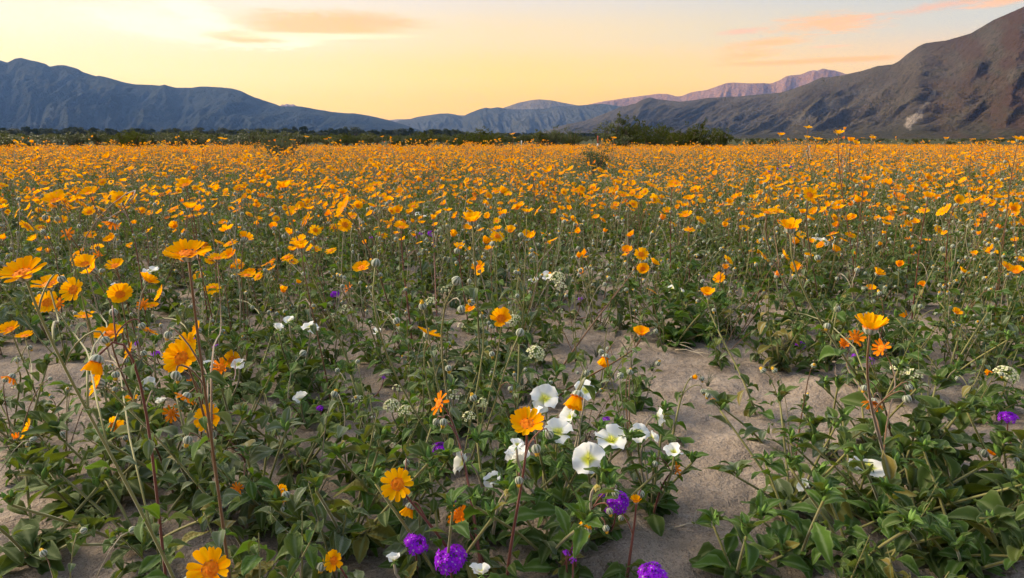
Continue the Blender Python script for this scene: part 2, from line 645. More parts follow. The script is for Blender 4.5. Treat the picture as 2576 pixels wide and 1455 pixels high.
def thing(name, parts, loc, label, cat, group=None, rotz=0.0, scale=1.0):
    """parts: list of (name, geo, matrix, [subparts], kind)"""
    e = bpy.data.objects.new(name, None)
    COL.objects.link(e)
    e.empty_display_size = 0.05
    e.location = loc
    e.rotation_euler = (0, 0, rotz)
    e.scale = (scale,) * 3
    tag(e, label, cat, group)
    for p in parts:
        o = link_obj(p[0], p[1].mesh(p[0]), e, p[2])
        if len(p) > 4 and p[4]:
            o['kind'] = p[4]
        for s in p[3]:
            link_obj(s[0], s[1].mesh(s[0]), o, s[2])
    return e


def flatten(parts):
    g = Geo()
    for p in parts:
        g.merge(p[1], p[2])
        for s in p[3]:
            g.merge(s[1], p[2] @ s[2])
    return g


def T(v):
    return Matrix.Translation(Vector(v))


def S(k):
    return Matrix.Diagonal((k, k, k, 1.0))


def aim(n, spin=0.0):
    return (Vector(n).normalized().to_track_quat('Z', 'Y') @ Quaternion((0, 0, 1), spin)).to_matrix().to_4x4()


# ------------------------------------------------------------------ the ground
def build_ground():
    radii = [0.25]
    while radii[-1] < 11:
        radii.append(radii[-1] * 1.017)
    while radii[-1] < 9000:
        radii.append(radii[-1] * 1.13)
    radii[-1] = 9000.0
    radii = np.array(radii)
    na = 460
    # finer in front of the camera, coarser behind
    u = np.linspace(-1, 1, na)
    ang = np.sign(u) * (np.abs(u) ** 1.6) * math.pi
    Rr, A = np.meshgrid(radii, ang, indexing='ij')
    X = Rr * np.sin(A)
    Y = Rr * np.cos(A)
    Z = ground_z(X, Y)
    P = np.stack([X, Y, Z], -1)[:, ::-1]
    me = grid_mesh('ground', P, 'sand')
    # close the hole under the camera
    o = link_obj('ground', me)
    tag(o, 'pale brown desert sand with soft ripples and bare patches', None, None, 'structure')
    return o


build_ground()


# ------------------------------------------------------------------ mountains
def c1(pts): return [(x / 2.974, y / 2.974) for x, y in pts]
def c2(pts): return [(866.2 + x / 2.974, y / 2.974) for x, y in pts]
def c3(pts): return [(1709.8 + x / 2.974, y / 2.974) for x, y in pts]


def mountain(name, sil, ridge_r, foot, mat, label, ns=420, nt=70, K=9.0, shear=0.0, amp=0.30, rough=1.0, fan=0.0, gpow=1.25, seed=0, extra=None):
    xs = np.array([p[0] for p in sil]); ys = np.array([p[1] for p in sil])
    x = np.linspace(xs[0], xs[-1], ns)
    y = np.interp(x, xs, ys)
    # soften the joints of the traced line a little and roughen it
    k = np.array([1, 2, 1]) / 4.0
    yp = np.pad(y, 1, mode='edge'); y = np.convolve(yp, k, 'valid')
    y = y + rough * fbm(x / 14.0, x * 0 + seed, 3, seed + 3)
    az = np.empty(ns); te = np.empty(ns)
    for i in range(ns):
        d = ray(x[i], y[i])
        az[i] = math.atan2(d.x, d.y)
        te[i] = d.z / math.hypot(d.x, d.y)
    rr = ridge_r(x) if callable(ridge_r) else np.full(ns, float(ridge_r))
    rr = rr * (1 + 0.03 * fbm(x / 160.0, x * 0 + 5.5, 2, seed + 8))
    H = np.maximum(rr * te + CAM_H, 0.5)
    tf = np.linspace(0, 1, nt)
    tb = np.linspace(1, 1.45, 10)[1:]
    t = np.concatenate([tf, tb])
    AZ, TT = np.meshgrid(az, t, indexing='ij')
    HH = np.repeat(H[:, None], len(t), 1)
    RR = np.repeat(rr[:, None], len(t), 1)
    front = TT <= 1
    rad = np.where(front, RR * (foot + (1 - foot) * TT), RR * (1 + 0.35 * (TT - 1) * (1 - foot) / 0.4))
    g0 = np.where(front, np.clip(TT, 0, 1) ** gpow, np.clip(1 - ((TT - 1) / 0.45) ** 1.2, 0, 1))
    if fan:
        tt = np.clip((TT - fan) / (1 - fan), 0, 1)
        gf = 0.07 * np.clip(TT / fan, 0, 1) ** 1.3
        g0 = np.where(front, gf + (1 - 0.07) * tt ** gpow, g0)
    # spurs and gullies
    sx = np.repeat((np.concatenate([[0], np.cumsum(np.diff(az) * (rr[1:] + rr[:-1]) / 2)]) / 1000.0)[:, None], len(t), 1)
    arc = sx * K + shear * TT
    wx = 0.35 * fbm(arc * 0.7, TT * 2.2, 2, seed + 40)
    r1 = 1 - np.abs(fbm(arc + wx, TT * 1.1 + 3, 1, seed + 1)) * 1.9
    r2 = 1 - np.abs(fbm(arc * 2.7 + 1.8 * wx, TT * 2.6, 2, seed + 2)) * 1.9
    r3 = fbm(arc * 9, TT * 11, 3, seed + 6)
    env = np.where(front, (4 * TT * (1 - TT)) ** 0.9, 0.35 * np.clip(1.45 - TT, 0, 1))
    if fan:
        env = env * np.clip((TT - fan * 0.8) / (0.3), 0.10, 1)
    r4 = 1 - np.abs(fbm(arc * 6.5 + 3 * wx, TT * 6.0, 2, seed + 14)) * 1.9
    if extra:
        env = env * (1 - .75 * np.exp(-((x - 2318.0) / 48.0) ** 2))[:, None]
    Z = HH * g0 - HH * amp * env * (0.58 * (1 - r1) + 0.32 * (1 - r2) + 0.20 * (1 - r4) - 0.10 * r3)
    Z = np.maximum(Z, -2.0 + 3.0 * TT * 0)
    Z = np.where(TT <= 0, -3.0, Z)
    Z[:, -1] = -3.0
    X = rad * np.sin(AZ); Y = rad * np.cos(AZ)
    P = np.stack([X, Y, Z], -1)
    attrs = {'fan': np.clip(1 - (TT - fan * 0.85) / 0.22, 0, 1) if fan else np.zeros_like(TT)}
    if extra:
        px = PW / 2 + 0 * AZ
        cc, ss = math.cos(PITCH), math.sin(PITCH)
        zz = Z - CAM_H
        fw = Y * cc - zz * ss; up = Y * ss + zz * cc
        PXX = PW / 2 + F * X / fw; PYY = PH / 2 - F * up / fw
        attrs.update(extra(PXX, PYY))
    me = grid_mesh(name, P[:, ::-1], mat, {k: v[:, ::-1] for k, v in attrs.items()})
    o = link_obj(name, me)
    tag(o, label, None, None, 'structure')
    return o


def scar_masks(px, py):
    n = fbm(px / 26.0, py / 26.0, 4, 77) * 1.4
    def along(x0, y0, x1, y1, w0, w1):
        dx, dy = x1 - x0, y1 - y0
        L2 = dx * dx + dy * dy
        t = np.clip(((px - x0) * dx + (py - y0) * dy) / L2, 0, 1)
        d = np.hypot(px - x0 - t * dx, py - y0 - t * dy)
        w = w0 + (w1 - w0) * t
        return np.clip(1.2 - d / w + n * 0.55, 0, 1)
    scar = along(2350, 236, 2286, 318, 9, 24) ** 1.6
    scar = np.clip((scar - .42) * 3.2, 0, 1) * np.clip(.75 + 1.3 * fbm(px / 5.0 + py / 7.0, (py - px) / 16.0, 3, 8), .15, 1)
    pale = np.clip(along(2000, 305, 2180, 225, 6, 10) * 0.8, 0, 1) * (fbm(px / 9.0, py / 6.0, 3, 12) * 2.4 + 0.45).clip(0, 1)
    rusty = np.clip((px - 2250) / 260.0, 0, 1) * np.clip(fbm(px / 70.0, py / 50.0, 3, 5) * 2.2 + 0.55, 0, 1)
    return {'scar': scar * 0.9, 'pale': pale * 0.6, 'rusty': rusty * 0.85}


L_SIL = [(-900, 210), (-700, 165), (-420, 150), (-200, 120), (-60, 150)] + c1([(0, 452), (55, 470), (110, 440), (160, 433), (200, 445), (290, 465), (340, 478), (370, 500), (440, 487), (500, 492), (580, 515), (620, 540), (720, 572), (740, 567), (800, 580), (870, 600), (930, 618), (1010, 632), (1150, 637), (1190, 642), (1230, 635), (1270, 645), (1310, 657), (1430, 658), (1510, 647), (1600, 652), (1690, 657), (1770, 670), (1820, 690), (1900, 728), (1990, 757), (2060, 780), (2100, 797), (2250, 797), (2330, 812), (2450, 835)]) + c2([(0, 847), (80, 850), (150, 860), (250, 880), (350, 905), (450, 935), (550, 968), (620, 990), (700, 1008), (800, 1034)])
C_SIL = c2([(150, 1030), (300, 960), (380, 915), (430, 897), (500, 890), (550, 875), (650, 860), (720, 850), (780, 850), (830, 857), (880, 875), (930, 850), (1000, 822), (1060, 805), (1090, 812), (1150, 803), (1210, 815), (1300, 820), (1500, 815), (1550, 800), (1610, 793), (1660, 797), (1750, 790), (1850, 783), (1930, 776), (2050, 795), (2200, 800), (2500, 860), (2900, 1000)])
D_SIL = c2([(1000, 1000), (1190, 808), (1300, 770), (1400, 750), (1460, 744), (1550, 752), (1640, 770), (1750, 790), (1830, 800), (2000, 850), (2300, 1000)])
P_SIL = c2([(1500, 1000), (1700, 830), (1830, 782), (1950, 757), (2100, 735), (2250, 715), (2350, 702), (2420, 705), (2490, 722)]) + c3([(15, 720), (90, 690), (200, 675), (300, 640), (350, 622), (410, 618), (530, 625), (620, 622), (680, 627), (740, 605), (800, 570), (830, 565), (900, 560), (950, 540), (1000, 525), (1030, 530), (1075, 513), (1110, 522), (1160, 528), (1240, 553), (1450, 620), (1800, 700), (2300, 900)])
R_SIL = c2([(1400, 1030), (1450, 1000), (1550, 965), (1650, 935), (1800, 905), (1950, 850), (2060, 805), (2180, 775), (2230, 745), (2290, 730), (2330, 742), (2450, 755)]) + c3([(0, 762), (100, 752), (200, 735), (330, 727), (450, 722), (600, 707), (750, 695), (850, 665), (950, 630), (1060, 580), (1140, 578), (1250, 557), (1370, 530), (1480, 495), (1590, 483), (1640, 460), (1690, 415), (1740, 380), (1790, 345), (1830, 327), (1900, 315), (1990, 305), (2080, 280), (2180, 250), (2290, 185), (2350, 150), (2430, 115), (2500, 85), (2576, 50)]) + [(2700, -20), (2850, -60), (3050, -40), (3300, 40), (3600, 160)]
FAR1 = c1([(1900, 900), (2060, 812), (2095, 793), (2110, 780), (2125, 788), (2145, 774), (2165, 785), (2190, 780), (2230, 797), (2380, 822), (2440, 828), (2520, 850), (2700, 930)])
FAR2 = c2([(150, 1000), (330, 900), (400, 893), (470, 893), (600, 900), (800, 864), (860, 862), (900, 864), (1000, 920), (1100, 1000)])

mountain('mountain_left', L_SIL, 4800, 0.60, 'rock_left', 'long blue-grey mountain range falling away towards the centre of the valley', 700, 90, 3.0, -1.4, 0.36, 1.0, seed=2)
mountain('mountain_centre', C_SIL, 6000, 0.66, 'rock_centre', 'low blue hills closing the end of the valley', 520, 64, 3.0, 0.8, 0.42, 0.8, seed=21)
mountain('mountain_dome', D_SIL, 7000, 0.85, 'rock_dome', 'smooth mauve dome mountain behind the low blue hills', 200, 30, 2.0, 0.4, 0.2, 0.5, seed=33)
mountain('mountain_pink', P_SIL, 8200, 0.82, 'rock_sunset_pink', 'far granite ridge with the pink of last sunlight in its rock colour', 460, 48, 2.6, -0.9, 0.36, 1.0, seed=41)
mountain('mountain_far', FAR1, 8500, 0.93, 'rock_sunset_pink', 'tiny jagged pale peaks showing over the long range', 140, 14, 2.0, 0, 0.2, 1.2, seed=51)
mountain('mountain_notch', FAR2, 8500, 0.93, 'rock_dome', 'pale far ridge showing in the notch of the valley', 140, 14, 2.0, 0, 0.2, 0.4, seed=61)
mountain('mountain_right', R_SIL, lambda x: np.interp(x, [1340, 1800, 2200, 2576, 3600], [4300, 3600, 2700, 2000, 1500]), 0.42, 'rock_right',
         'dark brown bare mountain with a pale rockslide scar and long diagonal spurs', 1200, 220, 5.2, -3.4, 0.42, 0.9, fan=0.30, gpow=1.15, seed=71, extra=scar_masks)


def build_haze():
    s = 9300.0
    v = [(-s, -s, -6), (s, -s, -6), (s, s, -6), (-s, s, -6), (-s, -s, 1500), (s, -s, 1500), (s, s, 1500), (-s, s, 1500)]
    f = [(0, 3, 2, 1), (4, 5, 6, 7), (0, 1, 5, 4), (1, 2, 6, 5), (2, 3, 7, 6), (3, 0, 4, 7)]
    me = bpy.data.meshes.new('haze')
    me.from_pydata(v, [], f)
    m, nt = new_mat('haze')
    b = NB(nt)
    p = b.n('ShaderNodeVolumePrincipled')
    p.inputs['Color'].default_value = (0.20, 0.40, 1.0, 1)
    p.inputs['Absorption Color'].default_value = (1, 1, 1, 1)
    p.inputs['Density'].default_value = 5.2e-5
    p.inputs['Anisotropy'].default_value = 0.25
    o = b.n('ShaderNodeOutputMaterial')
    b.link(p.outputs[0], o.inputs['Volume'])
    me.materials.append(m)
    ob = link_obj('haze', me)
    tag(ob, 'pale blue evening haze over the valley', None, None, 'stuff')


build_haze()


# ------------------------------------------------------------------ plant pieces
def tube(pts, r0, r1, mat, sides=5, attr=None):
    g = Geo()
    pts = [Vector(p) for p in pts]
    n = len(pts)
    verts, faces = [], []
    ref = Vector((0.31, 0.17, 0.93))
    for i, p in enumerate(pts):
        d = (pts[min(i + 1, n - 1)] - pts[max(i - 1, 0)])
        if d.length < 1e-9:
            d = Vector((0, 0, 1))
        d.normalize()
        a = d.cross(ref)
        if a.length < 0.05:
            a = d.cross(Vector((1, 0, 0)))
        a.normalize()
        b = d.cross(a)
        r = r0 + (r1 - r0) * i / (n - 1)
        for k in range(sides):
            th = 2 * math.pi * k / sides
            verts.append(p + a * (r * math.cos(th)) + b * (r * math.sin(th)))
    for i in range(n - 1):
        for k in range(sides):
            k2 = (k + 1) % sides
            faces.append((i * sides + k, i * sides + k2, (i + 1) * sides + k2, (i + 1) * sides + k))
    faces.append(tuple(reversed(range(sides))))
    faces.append(tuple((n - 1) * sides + k for k in range(sides)))
    return g.add(verts, faces, mat)


def bez(p0, p1, p2, p3, n=8):
    p0, p1, p2, p3 = map(Vector, (p0, p1, p2, p3))
    return [p0 * ((1 - t) ** 3) + p1 * (3 * t * (1 - t) ** 2) + p2 * (3 * t * t * (1 - t)) + p3 * t ** 3 for t in [i / (n - 1) for i in range(n)]]


def strip(rows, mat, ribs=None):
    """rows: list of rows of points (equal length); attr from ribs"""
    m = len(rows[0])
    verts = [p for r in rows for p in r]
    faces = [(i * m + j, (i + 1) * m + j, (i + 1) * m + j + 1, i * m + j + 1) for i in range(len(rows) - 1) for j in range(m - 1)]
    return verts, faces


def petal_geo(r, mat='petal_orange', wid=0.36, curl=0.12, lod=0):
    """length 1 along +X, normal +Z"""
    g = Geo()
    ts = [0.0, 0.35, 0.7, 0.9, 1.0] if lod == 0 else [0.0, 0.6, 1.0]
    ws = [0.34, 0.80, 1.0, 0.90, 0.55] if lod == 0 else [0.45, 1.0, 0.6]
    rows, at = [], []
    bend = r.uniform(-0.5, 1.0) * curl
    side = r.uniform(-0.06, 0.06)
    for t, w in zip(ts, ws):
        row = []
        for u in ((-1, 0, 1) if lod == 0 else (-1, 1)):
            xx = t - (0.10 * (1 - abs(u)) if t >= 1.0 and r.random() < 0.7 else 0) + (0.02 * r.uniform(-1, 1) if t > 0.8 else 0)
            row.append((xx, u * w * wid * 0.5 + side * t * t, bend * t * t + 0.05 * (abs(u)) * w - 0.03 + 0.02 * r.uniform(-1, 1) * t))
            at.append(t)
        rows.append(row)
    v, f = strip(rows, mat)
    return g.add(v, f, mat, at)


def disc_geo(r, rad, h, mat='disc'):
    g = Geo()
    v, a, f = [(0, 0, h)], [0.6], []
    rings, seg = 6, 18
    for i in range(1, rings + 1):
        t = i / rings
        for k in range(seg):
            th = 2 * math.pi * (k + 0.5 * i) / seg
            j = 1 + 0.10 * r.uniform(-1, 1)
            v.append((rad * t * math.cos(th) * j, rad * t * math.sin(th) * j, h * (1 - t ** 2.2) + 0.26 * r.uniform(-1, 1.2) * (t < 0.99)))
            a.append(r.random() * 0.9 + 0.1 * t)
    for k in range(seg):
        f.append((0, 1 + k, 1 + (k + 1) % seg))
    for i in range(rings - 1):
        for k in range(seg):
            o0, o1 = 1 + i * seg, 1 + (i + 1) * seg
            f.append((o0 + k, o1 + k, o1 + (k + 1) % seg, o0 + (k + 1) % seg))
    return g.add(v, f, mat, a)


def striped_cup(rad, h, seg=16, top=1.0, mat='bract', r=None):
    """involucre: cup from stem (z=-h) to rim (z=0)"""
    g = Geo()
    prof = [(0.18, -1.0), (0.62, -0.82), (0.95, -0.42), (top, 0.0), (top * 1.06, 0.22)]
    v, a, f = [], [], []
    for i, (q, z) in enumerate(prof):
        for k in range(seg):
            th = 2 * math.pi * k / seg
            kk = k % 2
            q2 = q * (1.0 if kk else 0.94)
            zz = z + (0.18 if (i == len(prof) - 1 and kk == 0) else 0)
            v.append((rad * q2 * math.cos(th), rad * q2 * math.sin(th), zz * h))
            a.append(0.85 if kk else 0.05)
    for i in range(len(prof) - 1):
        for k in range(seg):
            k2 = (k + 1) % seg
            f.append((i * seg + k, i * seg + k2, (i + 1) * seg + k2, (i + 1) * seg + k))
    f.append(tuple(reversed(range(seg))))
    return g.add(v, f, mat, a)


def bud_geo(r, tip=0.3):
    """closed bud, axis +Z, stem at the origin, about 1 long"""
    g = Geo()
    seg = 14
    prof = [(0.10, 0.0), (0.36, 0.12), (0.50, 0.36), (0.47, 0.62), (0.30, 0.84), (0.10, 0.95)]
    v, a, f = [], [], []
    tw = r.uniform(-0.5, 0.5)
    for i, (q, z) in enumerate(prof):
        for k in range(seg):
            th = 2 * math.pi * k / seg + tw * z
            kk = k % 2
            v.append((q * (1 if kk else 0.9) * math.cos(th), q * (1 if kk else 0.9) * math.sin(th), z))
            a.append(0.8 if kk else 0.0)
    for i in range(len(prof) - 1):
        for k in range(seg):
            k2 = (k + 1) % seg
            f.append((i * seg + k, i * seg + k2, (i + 1) * seg + k2, (i + 1) * seg + k))
    f.append(tuple(reversed(range(seg))))
    f.append(tuple((len(prof) - 1) * seg + k for k in range(seg)))
    g.add(v, f, 'bract', a)
    if tip > 0:
        # yellow tuft breaking out of the top
        vv, ff = [], []
        for k in range(8):
            th = 2 * math.pi * k / 8
            q = 0.28 * r.uniform(0.7, 1.0)
            o = len(vv)
            vv += [(q * math.cos(th - .35), q * math.sin(th - .35), 0.78), (q * math.cos(th + .35), q * math.sin(th + .35), 0.78), (q * 0.8 * math.cos(th), q * 0.8 * math.sin(th), 0.95 + tip * r.uniform(.5, 1))]
            ff.append((o, o + 1, o + 2))
        g.add(vv, ff, 'bud_tip')
        g.merge(disc_geo(r, 0.26, tip * 0.5, 'bud_tip'), T((0, 0, 0.86)))
    return g


def leaf_geo(r, mat, shape='ovate', lod=0):
    """length 1 along +X from the stalk, drooping towards -Z at the tip"""
    g = Geo()
    if shape == 'ovate':
        ts = [0, .14, .26, .42, .60, .78, .92, 1.0]; ws = [.02, .03, .14, .225, .225, .15, .06, .0]
    elif shape == 'round':
        ts = [0, .16, .26, .42, .60, .80, .94, 1.0]; ws = [.02, .03, .19, .32, .34, .26, .12, .0]
    else:   # lance, with teeth
        ts = [0, .15, .28, .34, .48, .54, .68, .74, .88, 1.0]; ws = [.03, .08, .17, .14, .21, .17, .17, .12, .07, .0]
    if lod:
        ts = [0, .30, .65, 1.0]; ws = [.03, .30, .30, .0] if shape != 'lance' else [.03, .16, .16, .0]
    droop = r.uniform(0.15, 0.95)
    twist = r.uniform(-0.8, 0.8)
    fold = r.uniform(0.15, 0.75)
    wave = r.uniform(0.01, 0.07)
    rows, at = [], []
    for i, (t, w) in enumerate(zip(ts, ws)):
        ang = droop * 1.5 * max(0, t - 0.15)
        x = t - droop * 0.28 * t * t
        z = 0.10 * t - droop * 0.62 * t * t
        row = []
        for u in ((-1, -0.5, 0, 0.5, 1) if not lod else (-1, 0, 1)):
            yy = u * w * math.cos(fold)
            zz = z + abs(u) * w * math.sin(fold) + twist * u * w * t + wave * math.sin(9 * t + 3 * u) * abs(u)
            row.append((x, yy, zz))
            at.append({0: 1.0, 0.5: 0.08, 1: 0.85}[abs(u)] if not lod else (0.8 if u == 0 else 0.35))  # centre column is the midrib, outer columns the painted bright rim
        rows.append(row)
    v, f = strip(rows, mat)
    return g.add(v, f, mat, at)


PR = random.Random(11)
PETALS = [petal_geo(PR, 'petal_orange', PR.uniform(.39, .52)) for _ in range(8)]
PETALS_RUST = [petal_geo(PR, 'petal_rust', PR.uniform(.30, .40), 0.4) for _ in range(4)]
PETALS_LO = [petal_geo(PR, 'petal_orange', .58, lod=1) for _ in range(4)]
PETALS_RUST_LO = [petal_geo(PR, 'petal_rust', .42, .3, lod=1) for _ in range(3)]
DISCS = [disc_geo(PR, 1.0, 0.42) for _ in range(3)]
CUPS = [striped_cup(1.0, 0.9) for _ in range(1)]
BUDS = [bud_geo(PR, t) for t in (0, 0, 0.25, 0.4)]
LEAVES = {k: [leaf_geo(PR, k, 'ovate') for _ in range(7)] for k in ('leaf_green', 'leaf_bright', 'leaf_grey')}
LEAVES_ROUND = [leaf_geo(PR, 'leaf_green', 'round') for _ in range(4)]
LANCE = [leaf_geo(PR, 'leaf_bright', 'lance') for _ in range(6)] + [leaf_geo(PR, 'leaf_green', 'lance') for _ in range(2)]
LEAVES_LO = {k: [leaf_geo(PR, k, 'ovate', 1) for _ in range(4)] for k in ('leaf_green', 'leaf_bright', 'leaf_grey')}


def head_parts(r, n, cup=0.25, rust=False, lod=0, jit=0.12):
    """petals etc. for a head of radius 1 round +Z; returns (cup+disc geo, [petal subparts])"""
    core = Geo()
    core.merge(CUPS[0], T((0, 0, -0.02)) @ S(0.36))
    core.merge(r.choice(DISCS), T((0, 0, 0.045)) @ Matrix.Diagonal((.40, .40, .17, 1)))
    pet = []
    src = (PETALS_RUST if rust else PETALS) if lod == 0 else (PETALS_RUST_LO if rust else PETALS_LO)
    for k in range(n):
        th = 2 * math.pi * (k + r.uniform(-.2, .2)) / n
        a = cup + r.uniform(-jit, jit)
        M = Matrix.Rotation(th, 4, 'Z') @ T((0.24, 0, 0.02 + 0.025 * (k % 2))) @ Matrix.Rotation(-a, 4, 'Y') @ Matrix.Rotation(r.uniform(-.15, .15), 4, 'X') @ S(0.76 * r.uniform(0.9, 1.05))
        pet.append(('petal', r.choice(src), M))
    return core, pet


def joined(core, pet):
    g = Geo().merge(core, Matrix.Identity(4))
    for p in pet:
        g.merge(p[1], p[2])
    return g


def head_lo(r, n=9, cup=0.3, rust=False):
    g = Geo()
    src = PETALS_RUST_LO if rust else PETALS_LO
    for k in range(n):
        th = 2 * math.pi * (k + r.uniform(-.2, .2)) / n
        g.merge(r.choice(src), Matrix.Rotation(th, 4, 'Z') @ T((.2, 0, 0)) @ Matrix.Rotation(-cup + r.uniform(-.15, .15), 4, 'Y') @ S(.8))
    v = [(0, 0, .18)] + [(.34 * math.cos(k * math.pi / 3), .34 * math.sin(k * math.pi / 3), .06) for k in range(6)]
    g.add(v, [(0, 1 + k, 1 + (k + 1) % 6) for k in range(6)], 'disc', [.6] + [.2] * 6)
    v = [(0, 0, -.34)] + [(.34 * math.cos(k * math.pi / 3), .34 * math.sin(k * math.pi / 3), -.02) for k in range(6)]
    g.add(v, [(0, 1 + (k + 1) % 6, 1 + k) for k in range(6)], 'bract', [.2] + [.8, .1] * 3)
    return g


HR = random.Random(23)
HEADS = [joined(*head_parts(HR, HR.randint(12, 15), cup)) for cup in (-0.05, 0.15, 0.3, 0.45, 0.6, 0.75, 0.9, 1.05)]
HEADS_CLOSED = [joined(*head_parts(HR, 11, 1.25, HR.random() < .4, 0, .2)) for _ in range(2)]
HEADS_RUST = [joined(*head_parts(HR, 10, c, True, 0, .3)) for c in (-.5, .3, 1.0)]
HEADS_LO = [head_lo(HR, 10, c) for c in (0.1, 0.35, 0.6, 0.85)] + [head_lo(HR, 8, 0.6, True)]


def head_part(r, pos, normal, rad, kind='open', near=False, cup=None):
    """a part tuple for a flower head"""
    M = T(pos) @ aim(normal, r.uniform(0, 6.28)) @ S(rad)
    if near:
        if kind == 'rust':
            core, pet = head_parts(r, 11, r.uniform(-.3, .9) if cup is None else cup, True, 0, .35)
        elif kind == 'closed':
            core, pet = head_parts(r, 12, 1.2 if cup is None else cup, False, 0, .18)
        else:
            core, pet = head_parts(r, r.randint(13, 16), r.uniform(0, .4) if cup is None else cup)
        return ('flower_head', core, M, pet)
    g = r.choice(HEADS if kind == 'open' else HEADS_RUST if kind == 'rust' else HEADS_CLOSED)
    return ('flower_head', g, M, [])


def lerp_curve(pts, t):
    f = t * (len(pts) - 1)
    i = min(int(f), len(pts) - 2)
    return pts[i].lerp(pts[i + 1], f - i)


def leaf_parts(r, pts, n, size, t0, t1, kinds=('leaf_green', 'leaf_green', 'leaf_grey', 'leaf_bright'), src=None, pitch=(-35, 45), name='leaf', up=True):
    out = []
    a = r.uniform(0, 6.28)
    for i in range(n):
        t = t0 + (t1 - t0) * (i + r.uniform(0, .9)) / n
        p = lerp_curve(pts, min(t, .97))
        a += 2.4 + r.uniform(-.5, .5)
        s = size * (1.15 - 0.65 * t if up else 1) * r.uniform(.7, 1.2)
        g = r.choice(src) if src else r.choice(LEAVES[r.choice(kinds)])
        M = T(p) @ Matrix.Rotation(a, 4, 'Z') @ Matrix.Rotation(R(r.uniform(*pitch)), 4, 'Y') @ Matrix.Rotation(r.uniform(-.5, .5), 4, 'X') @ S(s)
        out.append((name, g, M, []))
    return out


def bud_on_branch(r, pts, t, length, rad, mats, droop=True):
    p = lerp_curve(pts, t)
    a = r.uniform(0, 6.28)
    d = Vector((math.cos(a), math.sin(a), 0))
    end = p + d * length * .75 + Vector((0, 0, length * r.uniform(.3, .9)))
    c2_ = end + Vector((0, 0, length * .35)) if droop else end - Vector((0, 0, length * .3))
    br = bez(p, p + d * length * .15 + Vector((0, 0, length * .5)), c2_, end, 7)
    tang = (br[-1] - br[-2]).normalized()
    out = [('stem', tube(br, .0013, .0011, r.choice(mats), 4), Matrix.Identity(4), [])]
    out.append(('bud', r.choice(BUDS), T(end - tang * .001) @ aim(tang, r.uniform(0, 6)) @ S(rad * 2 * r.uniform(.8, 1.15)), []))
    return out


STEMS = ('stem_brown', 'stem_green', 'stem_green', 'stem_pale')


def sunflower_proto(seed, nst, h0, h1, leaf_n, leaf_size, heads=1.0, buds=0.6, spread=.28, lod=0, low=False):
    """a many-stemmed desert sunflower rooted at the origin"""
    r = random.Random(seed)
    parts = []
    nh = nb = 0
    for i in range(nst):
        a = 2 * math.pi * (i + r.uniform(-.35, .35)) / nst + 1.1
        h = r.uniform(h0, h1)
        lean = h * spread * r.uniform(.3, 1.5)
        base = Vector((math.cos(a) * .008, math.sin(a) * .008, -.012))
        end = Vector((math.cos(a) * lean + r.uniform(-.02, .02), math.sin(a) * lean + r.uniform(-.02, .02), h))
        nrm = Vector((r.gauss(-.15, .55), r.gauss(-.36, .52), 1.0)).normalized()
        pts = bez(base, base + Vector((math.cos(a) * lean * .5, math.sin(a) * lean * .5, h * .30)), end - nrm * h * .30, end, 9 if not lod else 4)
        m = r.choice(STEMS)
        parts.append(('stem', tube(pts, .0024, .0014 if not low else .0006, m, 5 if not lod else 3), Matrix.Identity(4), []))
        if leaf_n:
            if lod:
                parts += leaf_parts(r, pts, leaf_n, leaf_size, .02, .75, src=LEAVES_LO[r.choice(('leaf_green', 'leaf_grey', 'leaf_green'))])
            else:
                parts += leaf_parts(r, pts, leaf_n, leaf_size, .02, .80 if not low else 1.0)
        if r.random() < heads:
            k = 'open' if r.random() < .86 else ('rust' if r.random() < .6 else 'closed')
            rad = r.uniform(.022, .031)
            if k != 'open':
                rad *= .72
            if lod:
                parts.append(('flower_head', r.choice(HEADS_LO), T(end) @ aim(nrm, r.uniform(0, 6)) @ S(rad * 1.05), []))
            else:
                parts.append(head_part(r, end, nrm, rad, k))
            nh += 1
        elif not low or r.random() < .18:
            parts.append(('bud', r.choice(BUDS), T(end - nrm * .003) @ aim(nrm) @ S(.017 * r.uniform(.8, 1.1)), []))
            nb += 1
        if r.random() < buds and not lod:
            parts += bud_on_branch(r, pts, r.uniform(.55, .85), r.uniform(.04, .09), .0062, STEMS)
            nb += 1
        if r.random() < heads * .55:
            p = lerp_curve(pts, r.uniform(.5, .8))
            a2 = r.uniform(0, 6.28)
            e2 = p + Vector((math.cos(a2) * .06, math.sin(a2) * .06, r.uniform(.04, .14)))
            n2 = Vector((r.gauss(-.15, .5), r.gauss(-.35, .5), 1.0)).normalized()
            parts.append(('stem', tube(bez(p, p + Vector((0, 0, .03)), e2 - n2 * .03, e2, 6 if not lod else 3), .0016, .0013, m, 4 if not lod else 3), Matrix.Identity(4), []))
            rad = r.uniform(.019, .028)
            if lod:
                parts.append(('flower_head', r.choice(HEADS_LO), T(e2) @ aim(n2, r.uniform(0, 6)) @ S(rad * 1.05), []))
            else:
                parts.append(head_part(r, e2, n2, rad, 'open' if r.random() < .85 else 'rust'))
            nh += 1
    return parts, nh, nb


# ------------------------------------------------------------------ hero sunflowers
NORMALS = {'f': (-.05, -.86, .50), 'u': (-.05, -.42, .90), 'c': (.0, -.12, 1.0), 'l': (-.75, -.45, .45), 'r': (.85, -.30, .35),
           'd': (-.35, -.45, -.82), 's': (.05, -.22, .97)}
CUPA = {'f': .30, 'u': .36, 'c': .80, 'l': .35, 'r': .55, 'd': 1.15, 's': .28}
SUN_COUNT = 0
SUN_GROUP = 'desert sunflowers of the field'
HEAD_SPOTS = []     # where hero heads stand in the view, so that fill plants do not hide them
taken = []          # roots of hero plants, to keep the fill off them


